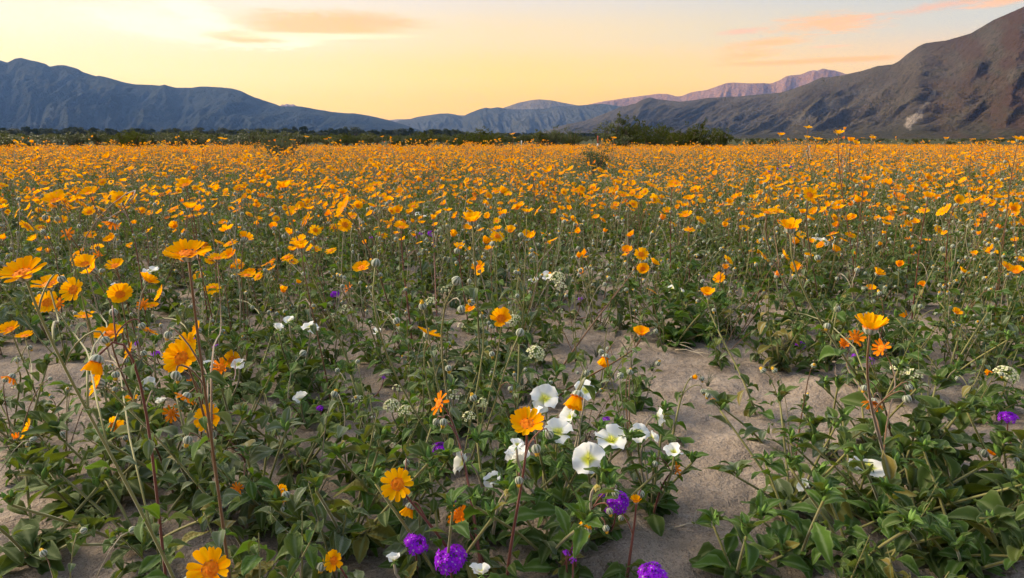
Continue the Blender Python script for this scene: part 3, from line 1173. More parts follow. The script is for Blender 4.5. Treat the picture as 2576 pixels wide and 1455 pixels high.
def hero(label, heads, root=None, lean=(0, .05), leaves=15, lsize=.058, buds=2, mat=None, bulge=0.0, diam=.057, seed=None, lt=(.04, .74)):
    """heads: (x, y, width, pose[, kind]); the first one carries the main stem"""
    global SUN_COUNT
    r = random.Random(seed if seed is not None else int(heads[0][0] * 7 + heads[0][1]))
    pos = []
    for hd in heads:
        k = hd[4] if len(hd) > 4 else 'open'
        dm = diam * (.72 if k != 'open' else 1) * {'d': .62, 'c': .84, 'l': .85, 'r': .80}.get(hd[3], 1.0)
        p = at_depth(hd[0], hd[1], dm * F / hd[2])
        fit = 1.0
        if p.z < .13:                      # a small head low over the sand, not a far one
            q = at_plane(hd[0], hd[1], .13)
            fit = (q - Vector((0, 0, CAM_H))).length / (p - Vector((0, 0, CAM_H))).length
            p = q
        HEAD_SPOTS.append((hd[0], hd[1], hd[2], math.hypot(p.x, p.y)))
        # measured width against the built width of a head in this pose
        wide = {'d': .62, 'c': .84, 'l': .85, 'r': .80}.get(hd[3], 1.0) * (.72 if k != 'open' else 1)
        pos.append((p, fit * dm / 2 / wide * (.85 if k != 'open' else 1), hd[3], k))
    p0 = pos[0][0]
    if root:
        g = at_plane(root[0], root[1], 0)
        base = Vector((g.x, g.y, gz(g.x, g.y)))
    else:
        base = Vector((p0.x + lean[0], p0.y + lean[1], 0))
        base.z = gz(base.x, base.y)
    taken.append((base.x, base.y))
    parts = []
    m = mat or r.choice(('stem_brown', 'stem_green', 'stem_red'))
    main = None
    for i, (p, rad, pose, kind) in enumerate(pos):
        q = p - base
        n = Vector(NORMALS[pose]) + Vector((r.uniform(-.1, .1), r.uniform(-.08, .08), r.uniform(-.08, .08)))
        n.normalize()
        back = q - n * rad * .30
        if i == 0:
            hh = max(q.z, .05)
            tang = (n + Vector((0, 0, .8))).normalized() if pose != 'd' else Vector((n.x, n.y, -.5)).normalized()
            side = Vector((q.y, -q.x, 0)) * bulge
            main = bez((0, 0, -.015), Vector((q.x * .20, q.y * .20, hh * .36)) + side, back - tang * hh * .28 + side * .5, back, 12)
            parts.append(('stem', tube(main, .0026 if not root else .0034, .0016, m, 7), Matrix.Identity(4), []))
        else:
            # branch from the nearest suitable point of the main stem
            best = None
            for t in (.35, .45, .55, .65, .75, .82):
                a = lerp_curve(main, t)
                if a.z < q.z - .015:
                    sc = (a - q).length
                    if best is None or sc < best[0]:
                        best = (sc, a)
            a = best[1] if best else lerp_curve(main, .3)
            dd = (back - a).length
            tang = (n + Vector((0, 0, .6))).normalized() if pose != 'd' else Vector((n.x, n.y, -.4)).normalized()
            br = bez(a, a + (back - a) * .3 + Vector((0, 0, dd * .15)), back - tang * dd * .35, back, 8)
            parts.append(('stem', tube(br, .0017, .0014, m, 6), Matrix.Identity(4), []))
        near = rad * 2 * F / max((p - Vector((0, 0, CAM_H))).length, .1) > 30
        parts.append(head_part(r, q, n, rad, kind, near, None if kind == 'rust' else CUPA[pose] + r.uniform(-.06, .06)))
    if leaves:
        parts += leaf_parts(r, main, leaves, lsize, lt[0], lt[1])
        # basal rosette
        parts += leaf_parts(r, [Vector((0, 0, .005)), Vector((0, 0, .05))], 5, lsize * 1.3, 0, 1, pitch=(-40, 10))
    for _ in range(buds):
        parts += bud_on_branch(r, main, r.uniform(.55, .92), r.uniform(.03, .07), .0066, (m,))
    thing('desert_sunflower', parts, base, label, 'wildflower', SUN_GROUP)
    SUN_COUNT += 1


def heroes():
    hero('desert sunflower with four large open heads crowded on one arching olive stem', [(58, 690, 114, 'u'), (122, 717, 84, 's'), (186, 730, 66, 'f'), (120, 762, 64, 'f'), (148, 764, 34, 'f', 'rust')], lean=(.17, .02), mat='stem_green', buds=2)
    hero('desert sunflower with a broad flat star-like head on a straight brown stem', [(473, 640, 114, 's'), (547, 651, 50, 's')], lean=(.0, .03), mat='stem_brown', buds=2)
    hero('desert sunflower whose round full head faces out on a short brown stem', [(458, 902, 94, 'f'), (470, 866, 60, 'f')], lean=(.02, .05), mat='stem_brown', buds=1)
    hero('desert sunflower with ragged notched face-on head above a leafy clump', [(527, 1052, 76, 'f'), (432, 1040, 42, 'f', 'rust')], lean=(-.06, .05), mat='stem_brown', buds=2)
    hero('desert sunflower with two rust-centred heads touching beside a white primrose', [(585, 906, 50, 'f'), (557, 926, 46, 'f', 'rust')], lean=(.02, .03), buds=1)
    hero('desert sunflower turned aside with long drooping separate petals', [(248, 965, 70, 'l')], lean=(.22, .03), mat='stem_green', buds=1, bulge=-.05)
    hero('desert sunflower with flat star heads rising from silver buds', [(275, 842, 74, 's'), (215, 797, 52, 's'), (328, 885, 46, 'l')], lean=(.06, .06), mat='stem_brown', buds=3)
    hero('desert sunflower hanging a half-closed head with silver bracts', [(243, 907, 46, 'd', 'closed')], lean=(.05, .02), buds=2)
    hero('desert sunflower with two toothed heads one below the other near sand', [(25, 830, 56, 'u'), (62, 846, 44, 's')], lean=(.03, .03), buds=2)
    hero('desert sunflower with a cupped frilly orange head on red-brown stem', [(290, 670, 50, 'u'), ], lean=(.02, .05), buds=1)
    hero('desert sunflower with half-folded head beside a rusty spent one', [(405, 741, 42, 'l'), (360, 765, 30, 'f', 'rust'), (383, 770, 34, 's')], lean=(.12, .03), mat='stem_green', buds=2)
    hero('desert sunflower with a wide head and a smaller one edge-on behind', [(622, 694, 46, 's'), (503, 698, 34, 'f'), (655, 679, 16, 's')], lean=(.10, .03), buds=1)
    hero('desert sunflower with a tall yellow cup above the massed field', [(478, 524, 40, 'c'), (440, 570, 33, 'f')], lean=(.03, .05), buds=2)
    hero('desert sunflower with a tall narrow yellow cup on a leaning pale stem', [(715, 473, 44, 'c')], root=(905, 1000), mat='stem_green', buds=2)
    hero('desert sunflower with twin heads turned sideways on a long leaning stem', [(862, 528, 42, 'l'), (872, 512, 38, 'l')], root=(1010, 890), mat='stem_brown', buds=2)
    hero('desert sunflower with star head facing up among smaller orange ones', [(140, 506, 62, 'u'), (112, 549, 28, 'u')], lean=(.03, .05), buds=2)
    hero('desert sunflower with a deep orange bowl of overlapping petals', [(300, 500, 40, 'f'), (225, 487, 48, 'u')], lean=(.02, .05), buds=1)
    hero('desert sunflower with a pale bowl rising over the dense orange bed', [(467, 466, 42, 'u')], lean=(.01, .05), buds=1)
    hero('desert sunflower with a crumpled hanging head on a leaning stem', [(170, 588, 32, 'f', 'rust'), (282, 560, 26, 'd', 'rust')], lean=(.16, .03), buds=1)
    hero('desert sunflower with upright fan of narrow petals and a lilting stem', [(910, 675, 48, 'u'), (879, 725, 24, 'l', 'rust')], root=(1110, 1000), mat='stem_green', buds=3)
    hero('desert sunflower with twin yellow cups over green thicket', [(757, 624, 46, 'c'), (735, 630, 26, 'c')], lean=(.05, .03), buds=2)
    hero('desert sunflower with a wide yellow bowl on one tall straight stem over leaves', [(1188, 557, 56, 'c')], root=(1212, 1012), mat='stem_green', leaves=12, buds=3, lsize=.065)
    hero('desert sunflower with slim open star above a long dark stem', [(1010, 573, 42, 's')], root=(1040, 900), mat='stem_red', buds=2)
    hero('desert sunflower with plain round seed head on a bare dark stem', [(1090, 551, 20, 'c', 'closed')], root=(1100, 830), mat='stem_red', leaves=5, buds=2)
    hero('desert sunflower nodding a round head from a long slanting stem', [(1613, 641, 40, 'f')], root=(1375, 985), mat='stem_brown', buds=2, leaves=8)
    hero('desert sunflower with a flared yellow cup beside a bare sandy path', [(1780, 741, 40, 'c')], root=(1905, 1050), mat='stem_green', buds=2)
    hero('desert sunflower with big yellow cup and a very long thick leafy stem', [(1988, 575, 62, 'c'), (2000, 672, 32, 'f')], root=(2290, 1195), mat='stem_green', leaves=16, lsize=.085, buds=3)
    hero('desert sunflower with two overlapping ragged heads on slanting stem', [(1930, 536, 46, 's'), (1952, 533, 40, 's')], root=(2020, 830), mat='stem_brown', buds=2)
    hero('desert sunflower with a huge yellow cup above withered orange side heads', [(2190, 826, 84, 'c'), (2153, 851, 40, 'f', 'rust'), (2121, 866, 32, 'f', 'rust'), (2218, 876, 36, 'l', 'rust')], root=(2240, 1250), mat='stem_brown', leaves=10, lsize=.08, buds=2, lt=(.02, .5))
    hero('desert sunflower with an orange head turned on edge over the path', [(2037, 491, 40, 'f')], root=(2060, 800), buds=2)
    hero('desert sunflower letting one crumpled orange head hang above broad leaves', [(2196, 1012, 32, 'd', 'rust')], root=(2260, 1180), mat='stem_brown', leaves=9, lsize=.07, buds=1)
    hero('desert sunflower with two heads on curved arms at the sand edge', [(1613, 841, 44, 'c'), (1523, 900, 36, 'd')], root=(1370, 1020), mat='stem_brown', buds=3)
    hero('desert sunflower with scalloped fan-shaped head on a forked red stem by white primroses', [(1326, 1068, 96, 'u')], root=(1272, 1475), mat='stem_red', buds=3, leaves=4, lsize=.05, lt=(.0, .3))
    hero('desert sunflower with a side-facing tufted head on a curved red stem', [(1105, 1015, 46, 'l', 'rust')], root=(1222, 1500), mat='stem_red', buds=3, leaves=4, bulge=.02, lt=(.0, .3))
    hero('desert sunflower with a tilted open head on a slanting red stem over purple verbena', [(1000, 1218, 88, 'f'), (1031, 1276, 40, 'd')], root=(1180, 1440), mat='stem_red', buds=1, leaves=4, lt=(.0, .3))
    hero('desert sunflower with a crumpled orange head above round purple verbena', [(1155, 1296, 54, 'f', 'rust')], lean=(.05, .04), mat='stem_red', buds=1, leaves=5)
    hero('desert sunflower with a wide scalloped disc of petals close over the sand', [(530, 1432, 118, 'f')], lean=(-.02, .06), mat='stem_green', buds=2)
    hero('desert sunflower with a small bright round head resting low on sand', [(840, 1410, 56, 'f')], lean=(.03, .05), buds=1)
    hero('desert sunflower with one head seen edge-on above small silver buds', [(700, 1245, 44, 'r')], lean=(.03, .05), buds=3, mat='stem_green')
    hero('desert sunflower with two small orange buds opening on straight stem', [(612, 1141, 22, 'c', 'closed'), (597, 1230, 30, 'f', 'rust')], lean=(-.01, .04), mat='stem_red', buds=3)
    hero('desert sunflower drooping a closed yellow skirt over white primrose petals', [(1452, 997, 54, 'd')], root=(1390, 1120), mat='stem_green', buds=1, leaves=5)
    hero('desert sunflower with a small cup and bristling buds over the leaf bed', [(470, 998, 34, 'd', 'rust'), (482, 958, 24, 'f', 'rust')], lean=(-.03, .05), buds=3)
    hero('desert sunflower with yellow frill half hidden behind a brown stem', [(72, 1080, 48, 'l'), (40, 1102, 26, 's', 'rust')], lean=(.03, .04), buds=3)
    hero('desert sunflower with two small heads among curling leaves', [(283, 1073, 44, 'r'), (330, 1003, 36, 's')], lean=(.02, .05), buds=2)
    hero('desert sunflower with upright toothed half head beside small purple verbena', [(497, 832, 46, 'l')], lean=(.04, .05), buds=2)
    hero('desert sunflower with pale rag of petals above violet flowers', [(503, 700, 30, 'f')], lean=(.03, .05), buds=1)
    hero('desert sunflower with wilted rusty head over bare sand', [(30, 948, 26, 'd', 'rust')], lean=(-.06, .05), buds=1)
    hero('desert sunflower with an orange head propped at the dune edge by primrose leaves', [(1703, 1180, 30, 'r', 'rust')], lean=(-.03, .06), buds=1, leaves=5)
    hero('desert sunflower with a striped half-open bud on a thin red stem', [(1600, 1262, 26, 'c', 'closed')], root=(1575, 1460), mat='stem_red', buds=2, leaves=3, lt=(0, .3))
    hero('desert sunflower with striped buds nodding on a forked red stem', [(1478, 1305, 30, 'd', 'closed')], root=(1405, 1455), mat='stem_red', buds=4, leaves=3, lt=(0, .3))
    hero('desert sunflower with single orange bud tip over open sand', [(1742, 950, 20, 'r', 'closed')], root=(1690, 1100), mat='stem_green', buds=2, leaves=6)
    hero('desert sunflower with nodding striped bud and long curved stalk on sand', [(2490, 940, 24, 'l', 'closed')], root=(2330, 1160), mat='stem_green', buds=2, leaves=9, lsize=.075, bulge=-.04)
    hero('desert sunflower with green-yellow buds at the edge of a leafy mound', [(2500, 1140, 26, 'l', 'closed')], root=(2600, 1330), mat='stem_green', buds=3, leaves=8, lsize=.07)
    hero('desert sunflower with drooping bud cluster over bare ripples', [(1800, 1010, 22, 'l', 'closed')], root=(1925, 1130), mat='stem_green', buds=2, leaves=4)
    # tall ones that stand above the far edge of the field
    for x, y, w, lab in ((1965, 340, 19, 'slender tall desert sunflower with a small yellow cup over the brown mountain foot'),
                         (2032, 322, 20, 'tallest desert sunflower, its yellow cup high over a brown slope with two heads below'),
                         (2110, 336, 26, 'tall dark-stemmed desert sunflower with a cup and a round green bud beside it'),
                         (2140, 355, 22, 'tall desert sunflower with a plump cup on a forked dark stem'),
                         (2195, 349, 17, 'tall desert sunflower with a bent yellow bonnet-shaped head'),
                         (2380, 350, 14, 'thin desert sunflower showing one small cup against dark scrub'),
                         (2447, 350, 13, 'thin desert sunflower whose lone cup stands before the green fan'),
                         (2518, 350, 13, 'thin desert sunflower whose little cup tops the scrub line'),
                         (2563, 352, 30, 'tall desert sunflower with ragged yellow cup rising over the field edge')):
        extra = {2032: [(2056, 351, 28, 's'), (2030, 347, 20, 's')], 2110: [(2125, 326, 11, 'c', 'closed')]}.get(x, [])
        hero(lab, [(x, y, w, 'c')] + extra, lean=(((x * 37) % 100) / 100 * .36 - .08, .02), bulge=((x * 53) % 100) / 3000 - .016, buds=2, leaves=10, mat='stem_red' if x in (2110, 2140) else 'stem_brown')
    # mid-field single heads that stand out
    for x, y, w, ps, lab in ((1340, 365, 20, 's', 'desert sunflower with a flat yellow head lifted clear of the far bed'),
                             (2175, 455, 30, 'c', 'desert sunflower with a full yellow bowl in the orange bed'),
                             (1690, 470, 34, 's', 'desert sunflower with open yellow saucer over dark bush'),
                             (2548, 525, 36, 'f', 'desert sunflower with sharply toothed face-on star'),
                             (2410, 505, 32, 'f', 'desert sunflower with tilted star head and narrow petals'),
                             (2300, 560, 30, 'u', 'desert sunflower with small frilled star over green stems'),
                             (1825, 675, 25, 'u', 'desert sunflower with a small star low in the leafy hollow'),
                             (2190, 727, 28, 'u', 'desert sunflower with a small notched star over shaded leaves'),
                             (2565, 655, 30, 'u', 'desert sunflower with flame-orange star at the thicket side'),
                             (945, 466, 34, 's', 'desert sunflower with broad star head in the dense middle field'),
                             (1735, 578, 30, 's', 'desert sunflower with paired yellow saucers over the leaf bed'),
                             (2335, 497, 34, 'c', 'desert sunflower with upright yellow shuttlecock head'),
                             (790, 586, 32, 's', 'desert sunflower with wide low saucer among thin stems'),
                             (1040, 520, 30, 'u', 'desert sunflower with star head near round green buds'),
                             (1435, 386, 20, 's', 'desert sunflower with flat head on thread-thin stem over orange bed'),
                             (1155, 625, 32, 'c', 'desert sunflower with short yellow cup beside silver nodding buds')):
        hero(lab, [(x, y, w, ps)], lean=(.03, .05), buds=2, leaves=12)


heroes()


# ------------------------------------------------------------------ white primroses, verbena, spectacle pods
def primrose_petal(r, mat='petal_white'):
    g = Geo()
    rows, at = [], []
    cols = (-1, -.66, -.33, 0, .33, .66, 1)
    nt_ = 7
    ph = r.uniform(0, 6)
    for i in range(nt_):
        t = i / (nt_ - 1)
        w = .08 + .72 * math.sin(min(t * 1.15, 1.0) * math.pi / 2)
        row = []
        for u in cols:
            xx = t * (1 - .34 * abs(u) ** 2.2 * t) - (.07 * (1 - abs(u)) if t > .95 else 0) + .03 * math.sin(7 * u + ph) * t
            row.append((xx, u * w * .82, .14 * u * u * t - .05 * t + .13 * math.sin(4 * u + ph) * t * t + .07 * math.sin(9 * u - ph) * t ** 3 - .14 * t ** 3))
            at.append(t)
        rows.append(row)
    v, f = strip(rows, mat)
    return g.add(v, f, mat, at)


QR = random.Random(5)
P_PET = [primrose_petal(QR) for _ in range(7)]
P_FADE = [primrose_petal(QR, 'petal_faded') for _ in range(2)]


def stamen_geo(r):
    g = Geo()
    for k in range(8):
        a = k * math.pi / 4
        g.merge(tube([(0, 0, .02), (.12 * math.cos(a), .12 * math.sin(a), .20), (.20 * math.cos(a), .20 * math.sin(a), .30)], .014, .02, 'stamen', 3), Matrix.Identity(4))
    g.merge(tube([(0, 0, -.02), (.02, 0, .25), (.05, .02, .42)], .02, .02, 'stamen', 4), Matrix.Identity(4))
    return g


def calyx_geo():
    g = tube([(0, 0, -.55), (0, 0, -.2), (0, 0, .02)], .05, .09, 'sepal', 6)
    for k in range(4):
        a = k * math.pi / 2 + .78
        c, s = math.cos(a), math.sin(a)
        v = [(.06 * c, .06 * s, -.04), (.35 * c - .09 * s, .35 * s + .09 * c, -.18), (.75 * c, .75 * s, -.36), (.35 * c + .09 * s, .35 * s - .09 * c, -.18)]
        g.add(v, [(0, 1, 2, 3)], 'sepal')
    return g


STAM = stamen_geo(QR)
CALYX = calyx_geo()


def primrose_flower(r, pos, normal, rad, cup, faded=False):
    M = T(pos) @ aim(normal, r.uniform(0, 1.57)) @ S(rad)
    sub = []
    for k in range(4):
        a = k * math.pi / 2
        sub.append(('petal', r.choice(P_FADE if faded else P_PET), Matrix.Rotation(a, 4, 'Z') @ T((.03, 0, .015 * k)) @ Matrix.Rotation(-cup + r.uniform(-.45, .55), 4, 'Y') @ Matrix.Rotation(r.uniform(-.45, .45), 4, 'X') @ S(1.08 * r.uniform(.88, 1.1) * (.8 if faded else 1))))
    if not faded:
        sub.append(('stamens', STAM, S(1.0)))
    return ('flower', CALYX, M, sub)


PN = dict(NORMALS); PN['w'] = (.3, -.5, .3); PN['f'] = (-.05, -.62, .78); PN['u'] = (.05, -.25, .95)
PCUP = {'f': .26, 'u': .45, 'c': 1.1, 'l': .75, 'r': .75, 'w': 1.25, 'd': 1.2, 's': .45}


def primrose(label, flowers, root, nleaf=26, lsize=.085, zf=.16, spread=.16, extra_stems=3, seed=1, leaf_src=None):
    r = random.Random(seed)
    g0 = at_plane(root[0], root[1], 0)
    base = Vector((g0.x, g0.y, gz(g0.x, g0.y)))
    taken.append((base.x, base.y))
    parts = []
    for x, y, w, ps in flowers:
        p = at_plane(x, y, zf * r.uniform(.85, 1.15))
        dist = (p - Vector((0, 0, CAM_H))).length
        rad = w * dist / F / 2 * (.86 if ps in 'fuw' else .98)
        q = p - base
        n = Vector(PN[ps]) + Vector((r.uniform(-.1, .1), r.uniform(-.1, .1), 0))
        n.normalize()
        end = q - n * rad * .5
        st = bez((r.uniform(-.01, .01), r.uniform(-.01, .01), -.01), (end.x * .4, end.y * .4, max(end.z * .25, .02)), end - (n + Vector((0, 0, .5))).normalized() * .05, end, 9)
        parts.append(('stem', tube(st, .0030, .0022, r.choice(('stem_green', 'stem_pale')), 6), Matrix.Identity(4), []))
        parts.append(primrose_flower(r, q, n, rad, PCUP[ps] + r.uniform(-.1, .1), ps == 'w'))
        parts += leaf_parts(r, st, 5, lsize * .8, .25, .92, src=leaf_src or LANCE, pitch=(-55, 25), up=False)
    for k in range(extra_stems):
        a = 6.28 * k / max(extra_stems, 1) + r.uniform(-.4, .4)
        sp_ = spread * r.uniform(.45, .95)
        e = Vector((math.cos(a) * sp_, math.sin(a) * sp_, r.uniform(.07, .21)))
        st = bez((0, 0, -.01), e * .35 + Vector((0, 0, .015)), e * .8, e, 7)
        parts.append(('stem', tube(st, .0030, .0022, 'stem_green', 6), Matrix.Identity(4), []))
        parts += leaf_parts(r, st, max(3, nleaf // max(extra_stems, 1) // 2), lsize, .2, .95, src=leaf_src or LANCE, pitch=(-60, 15), up=False)
        # tight rosette of young leaves and pointed buds at the tip
        parts += leaf_parts(r, [e, e + Vector((0, 0, .012))], 7, lsize * .62, 0, 1, src=leaf_src or LANCE, pitch=(-70, -25), up=False)
        for j in range(2):
            parts.append(('bud', SEPBUD, T(e) @ aim((r.uniform(-.5, .5), r.uniform(-.5, .5), 1)) @ S(.03), []))
    parts += leaf_parts(r, [Vector((0, 0, .0)), Vector((0, 0, .03))], nleaf // 2, lsize * 1.1, 0, 1, src=leaf_src or LANCE, pitch=(-45, 5), up=False)
    return thing('evening_primrose' if flowers else 'leafy_plant', parts, base, label, 'wildflower' if flowers else 'plant', 'white evening primroses' if flowers else 'leafy plants on the sand')


def sepbud():
    g = Geo()
    prof = [(.05, 0), (.13, .25), (.16, .5), (.10, .8), (.02, 1.0)]
    seg = 6
    v = [(q * math.cos(6.283 * k / seg), q * math.sin(6.283 * k / seg), z) for q, z in prof for k in range(seg)]
    f = [(i * seg + k, i * seg + (k + 1) % seg, (i + 1) * seg + (k + 1) % seg, (i + 1) * seg + k) for i in range(len(prof) - 1) for k in range(seg)]
    return g.add(v, f, 'sepal')


SEPBUD = sepbud()

primrose('large evening primrose mound with white flowers, the fullest in the bed', [(1370, 1005, 82, 'f'), (1472, 985, 66, 'u'), (1403, 1090, 84, 'u'), (1300, 1166, 84, 'c'), (1300, 1122, 40, 'c'), (1440, 1050, 60, 'l'), (1345, 1050, 56, 'c')], (1400, 1290), 45, 0.063, .20, .17, 5, 31)
primrose('evening primrose with a wide white face and greenish-yellow throat', [(1480, 1156, 86, 'f'), (1538, 1112, 96, 'u'), (1500, 1226, 36, 'w')], (1500, 1340), 39, 0.063, .19, .15, 4, 32)
primrose('evening primrose with three white cups at the bare sand edge', [(1607, 1090, 56, 'f'), (1652, 1048, 48, 'r'), (1696, 1140, 48, 'c'), (1640, 1100, 34, 'r')], (1640, 1270), 39, 0.056, .17, .14, 4, 33)
primrose('evening primrose with a torn side-on flower and small round one', [(1172, 1165, 66, 'l'), (1238, 1208, 48, 'f'), (1275, 1240, 34, 'w')], (1230, 1350), 36, 0.063, .15, .15, 4, 34)
primrose('evening primrose sheltering white blooms under red sunflower stems', [(992, 1412, 40, 'c'), (1212, 1446, 60, 'c')], (1120, 1475), 30, 0.059, .10, .14, 4, 35)
primrose('evening primrose with one white bowl nestled in broad dark leaves', [(2182, 1180, 88, 'u'), (2026, 1222, 34, 'l')], (2150, 1290), 33, 0.059, .12, .16, 4, 36)
primrose('evening primrose with three white cups among tall thin stems', [(700, 832, 34, 'c'), (727, 810, 30, 'c'), (781, 826, 50, 'u')], (745, 960), 27, 0.056, .22, .14, 3, 37)
primrose('evening primrose peeping behind two rust-centred sunflowers', [(527, 930, 44, 'c'), (600, 918, 40, 'u')], (560, 1010), 24, 0.056, .15, .12, 3, 38)
primrose('evening primrose with small cup and pale bud by bare sand', [(375, 968, 38, 'f'), (406, 1016, 30, 'c')], (395, 1080), 24, 0.056, .14, .12, 3, 39)
primrose('evening primrose with a lone round white bud-like bloom', [(757, 1006, 38, 'c')], (770, 1060), 27, 0.059, .12, .13, 3, 40)
primrose('evening primrose with yellow-throated bloom beside pale spectacle pod', [(1377, 696, 32, 'f'), (1342, 706, 26, 's')], (1365, 790), 21, 0.052, .2, .12, 3, 41)
primrose('evening primrose trio of white blooms held high on stalks', [(2050, 608, 24, 'c'), (2072, 607, 28, 'f'), (2092, 609, 24, 'r')], (2070, 720), 18, 0.044, .24, .1, 3, 42)
primrose('evening primrose with white petals behind a green thicket', [(1692, 728, 26, 'l'), (1714, 736, 22, 'r')], (1705, 800), 18, 0.052, .16, .1, 3, 43)
primrose('evening primrose with small blooms low among sunflower leaves', [(380, 686, 34, 's'), (287, 720, 16, 'c')], (370, 800), 18, 0.052, .2, .12, 3, 44)
primrose('evening primrose with one folded white flower on sandy ground', [(948, 838, 26, 'c'), (1005, 826, 18, 'l')], (960, 900), 18, 0.052, .14, .1, 3, 45)
primrose('evening primrose half hidden at the field edge', [(1050, 540, 16, 'u'), (1068, 548, 12, 'c')], (1055, 600), 12, 0.044, .2, .1, 3, 46)

# leafy mounds without open flowers
BROAD = LEAVES['leaf_green'] + LEAVES_ROUND
primrose('broad-leaved sunflower seedling with huge ribbed leaves on sand', [], (2400, 1290), 36, 0.105, .1, .20, 5, 51, BROAD)
primrose('toothed silver-green plant sprawling before open sand', [], (1990, 1290), 39, 0.078, .1, .20, 5, 52, LEAVES['leaf_grey'] + LEAVES['leaf_green'])
primrose('low spreading plant with dark oval leaves on pale runners', [], (2230, 1330), 42, 0.067, .1, .24, 6, 53, BROAD)
primrose('round-leaved runner plant trailing out of a dark mound', [], (2540, 1270), 39, 0.063, .1, .20, 6, 54, BROAD)
primrose('star-shaped rosette of pointed bright leaves and buds', [], (2150, 1430), 33, 0.063, .1, .14, 4, 55)
primrose('pointed-leaf rosette beside a starry one in deep shade', [], (2420, 1440), 39, 0.067, .1, .18, 5, 56)
primrose('wavy-edged leafy sprig rising straight from the sand', [], (1850, 1440), 27, 0.074, .1, .10, 3, 57, LEAVES['leaf_bright'] + LEAVES['leaf_green'])
primrose('leafy bright green bush with upright pointed leaves', [], (1700, 860), 66, 0.081, .1, .26, 7, 58, LEAVES['leaf_bright'])
primrose('bushy green plant crowding a leafy bright neighbour', [], (1770, 850), 54, 0.074, .1, .22, 6, 59, LEAVES['leaf_bright'] + LEAVES['leaf_green'])
primrose('small fresh green plant with paired oval leaves by the path', [], (1960, 930), 39, 0.052, .1, .16, 5, 60, BROAD)
primrose('dark leaved plant below purple verbena on the path side', [], (2080, 920), 39, 0.056, .1, .16, 5, 61, BROAD)
primrose('feathery low plant with many small leaves in shade', [], (2380, 960), 60, 0.037, .1, .26, 7, 62, LEAVES['leaf_bright'])
primrose('fine-leaved ground plant spreading under tall sunflowers', [], (2500, 930), 60, 0.041, .1, .26, 7, 63, LEAVES['leaf_green'])
primrose('curled yellow-green leaves arching over dark sand', [], (210, 1300), 30, 0.081, .1, .16, 4, 64, LEAVES['leaf_green'])
primrose('big grey leaf cluster folded beside small orange buds', [], (650, 1300), 24, 0.074, .1, .12, 4, 65, LEAVES['leaf_grey'])
primrose('creeping stems with small leaves across shaded sand', [], (360, 1390), 33, 0.048, .1, .26, 6, 66, LEAVES['leaf_green'])
primrose('dark drooping leafy plant on sand beneath tilted sunflower', [], (880, 1390), 36, 0.063, .1, .20, 5, 67, LEAVES['leaf_green'])
primrose('mid-green leafy plant between spectacle pods and red stems', [], (950, 1150), 45, 0.063, .1, .20, 5, 68, LEAVES['leaf_green'] + LEAVES['leaf_grey'])
primrose('grey drooping leaf clump near white spectacle pods', [], (1150, 1080), 42, 0.074, .1, .16, 5, 69, LEAVES['leaf_grey'] + LEAVES['leaf_green'])
primrose('leaf clump with curled tips where the sand begins', [], (60, 1130), 36, 0.056, .1, .18, 5, 70, LEAVES['leaf_green'])
primrose('large dark leaf clump at the foot of hairy olive stems', [], (90, 1420), 36, 0.074, .1, .16, 5, 71, LEAVES['leaf_green'])
primrose('silver-leaved clump with folded blades over grey sand', [], (500, 1260), 39, 0.063, .1, .18, 5, 72, LEAVES['leaf_grey'] + LEAVES['leaf_green'])
primrose('green clump hiding small orange buds and hairy stalks', [], (760, 1180), 39, 0.059, .1, .18, 5, 73, LEAVES['leaf_green'])

primrose('broad oval leaves on a thick pale runner behind the huge ribbed leaves', [], (2300, 1200), 30, .075, .1, .18, 5, 81, BROAD)
primrose('tightly packed dark leaves filling the shade below ribbed leaves', [], (2330, 1390), 36, .080, .1, .20, 5, 82, BROAD)
primrose('dark toothed leaves heaped beside the starry rosette', [], (2010, 1400), 30, .080, .1, .16, 4, 83, LANCE)
primrose('fleshy round leaves on crossing pale stalks past the ribbed leaves', [], (2500, 1380), 36, .075, .1, .20, 5, 84, LEAVES_ROUND)
primrose('young leafy shoots standing clear on rippled sand', [], (2080, 1130), 18, .050, .1, .10, 3, 85, BROAD)
primrose('small grey shoots at the back of the broad-leaved mound', [], (2180, 1120), 22, .055, .1, .14, 4, 86, LEAVES['leaf_grey'] + BROAD)
primrose('yellowing drooping leaves under the arching olive stem', [], (300, 1250), 26, .080, .1, .16, 4, 87, LEAVES['leaf_green'])
primrose('dense dark leaves around the foot of paired rusty heads', [], (600, 1140), 32, .070, .1, .18, 5, 88, LEAVES['leaf_green'])
primrose('long drooping leaves hanging over shaded bare sand', [], (420, 1190), 30, .080, .1, .16, 4, 89, LEAVES['leaf_grey'] + LEAVES['leaf_green'])
primrose('leaf tangle around red stems beneath the tilted open sunflower', [], (1010, 1330), 34, .070, .1, .20, 5, 90, LANCE + LEAVES['leaf_green'])
primrose('narrow toothed leaves massed below the white faced primrose', [], (1380, 1400), 36, .070, .1, .18, 5, 91, LANCE)
primrose('tall grey drooping leaves beside the tall straight sunflower stem', [], (1120, 960), 30, .080, .1, .14, 4, 92, LEAVES['leaf_grey'] + LEAVES['leaf_green'])
primrose('upright bright leaves at the back of the primrose bed', [], (1300, 1080), 32, .080, .1, .16, 5, 93, LANCE)
primrose('curling leaf heap beside three white cups among thin stems', [], (640, 1000), 28, .075, .1, .18, 5, 94, LEAVES['leaf_green'])


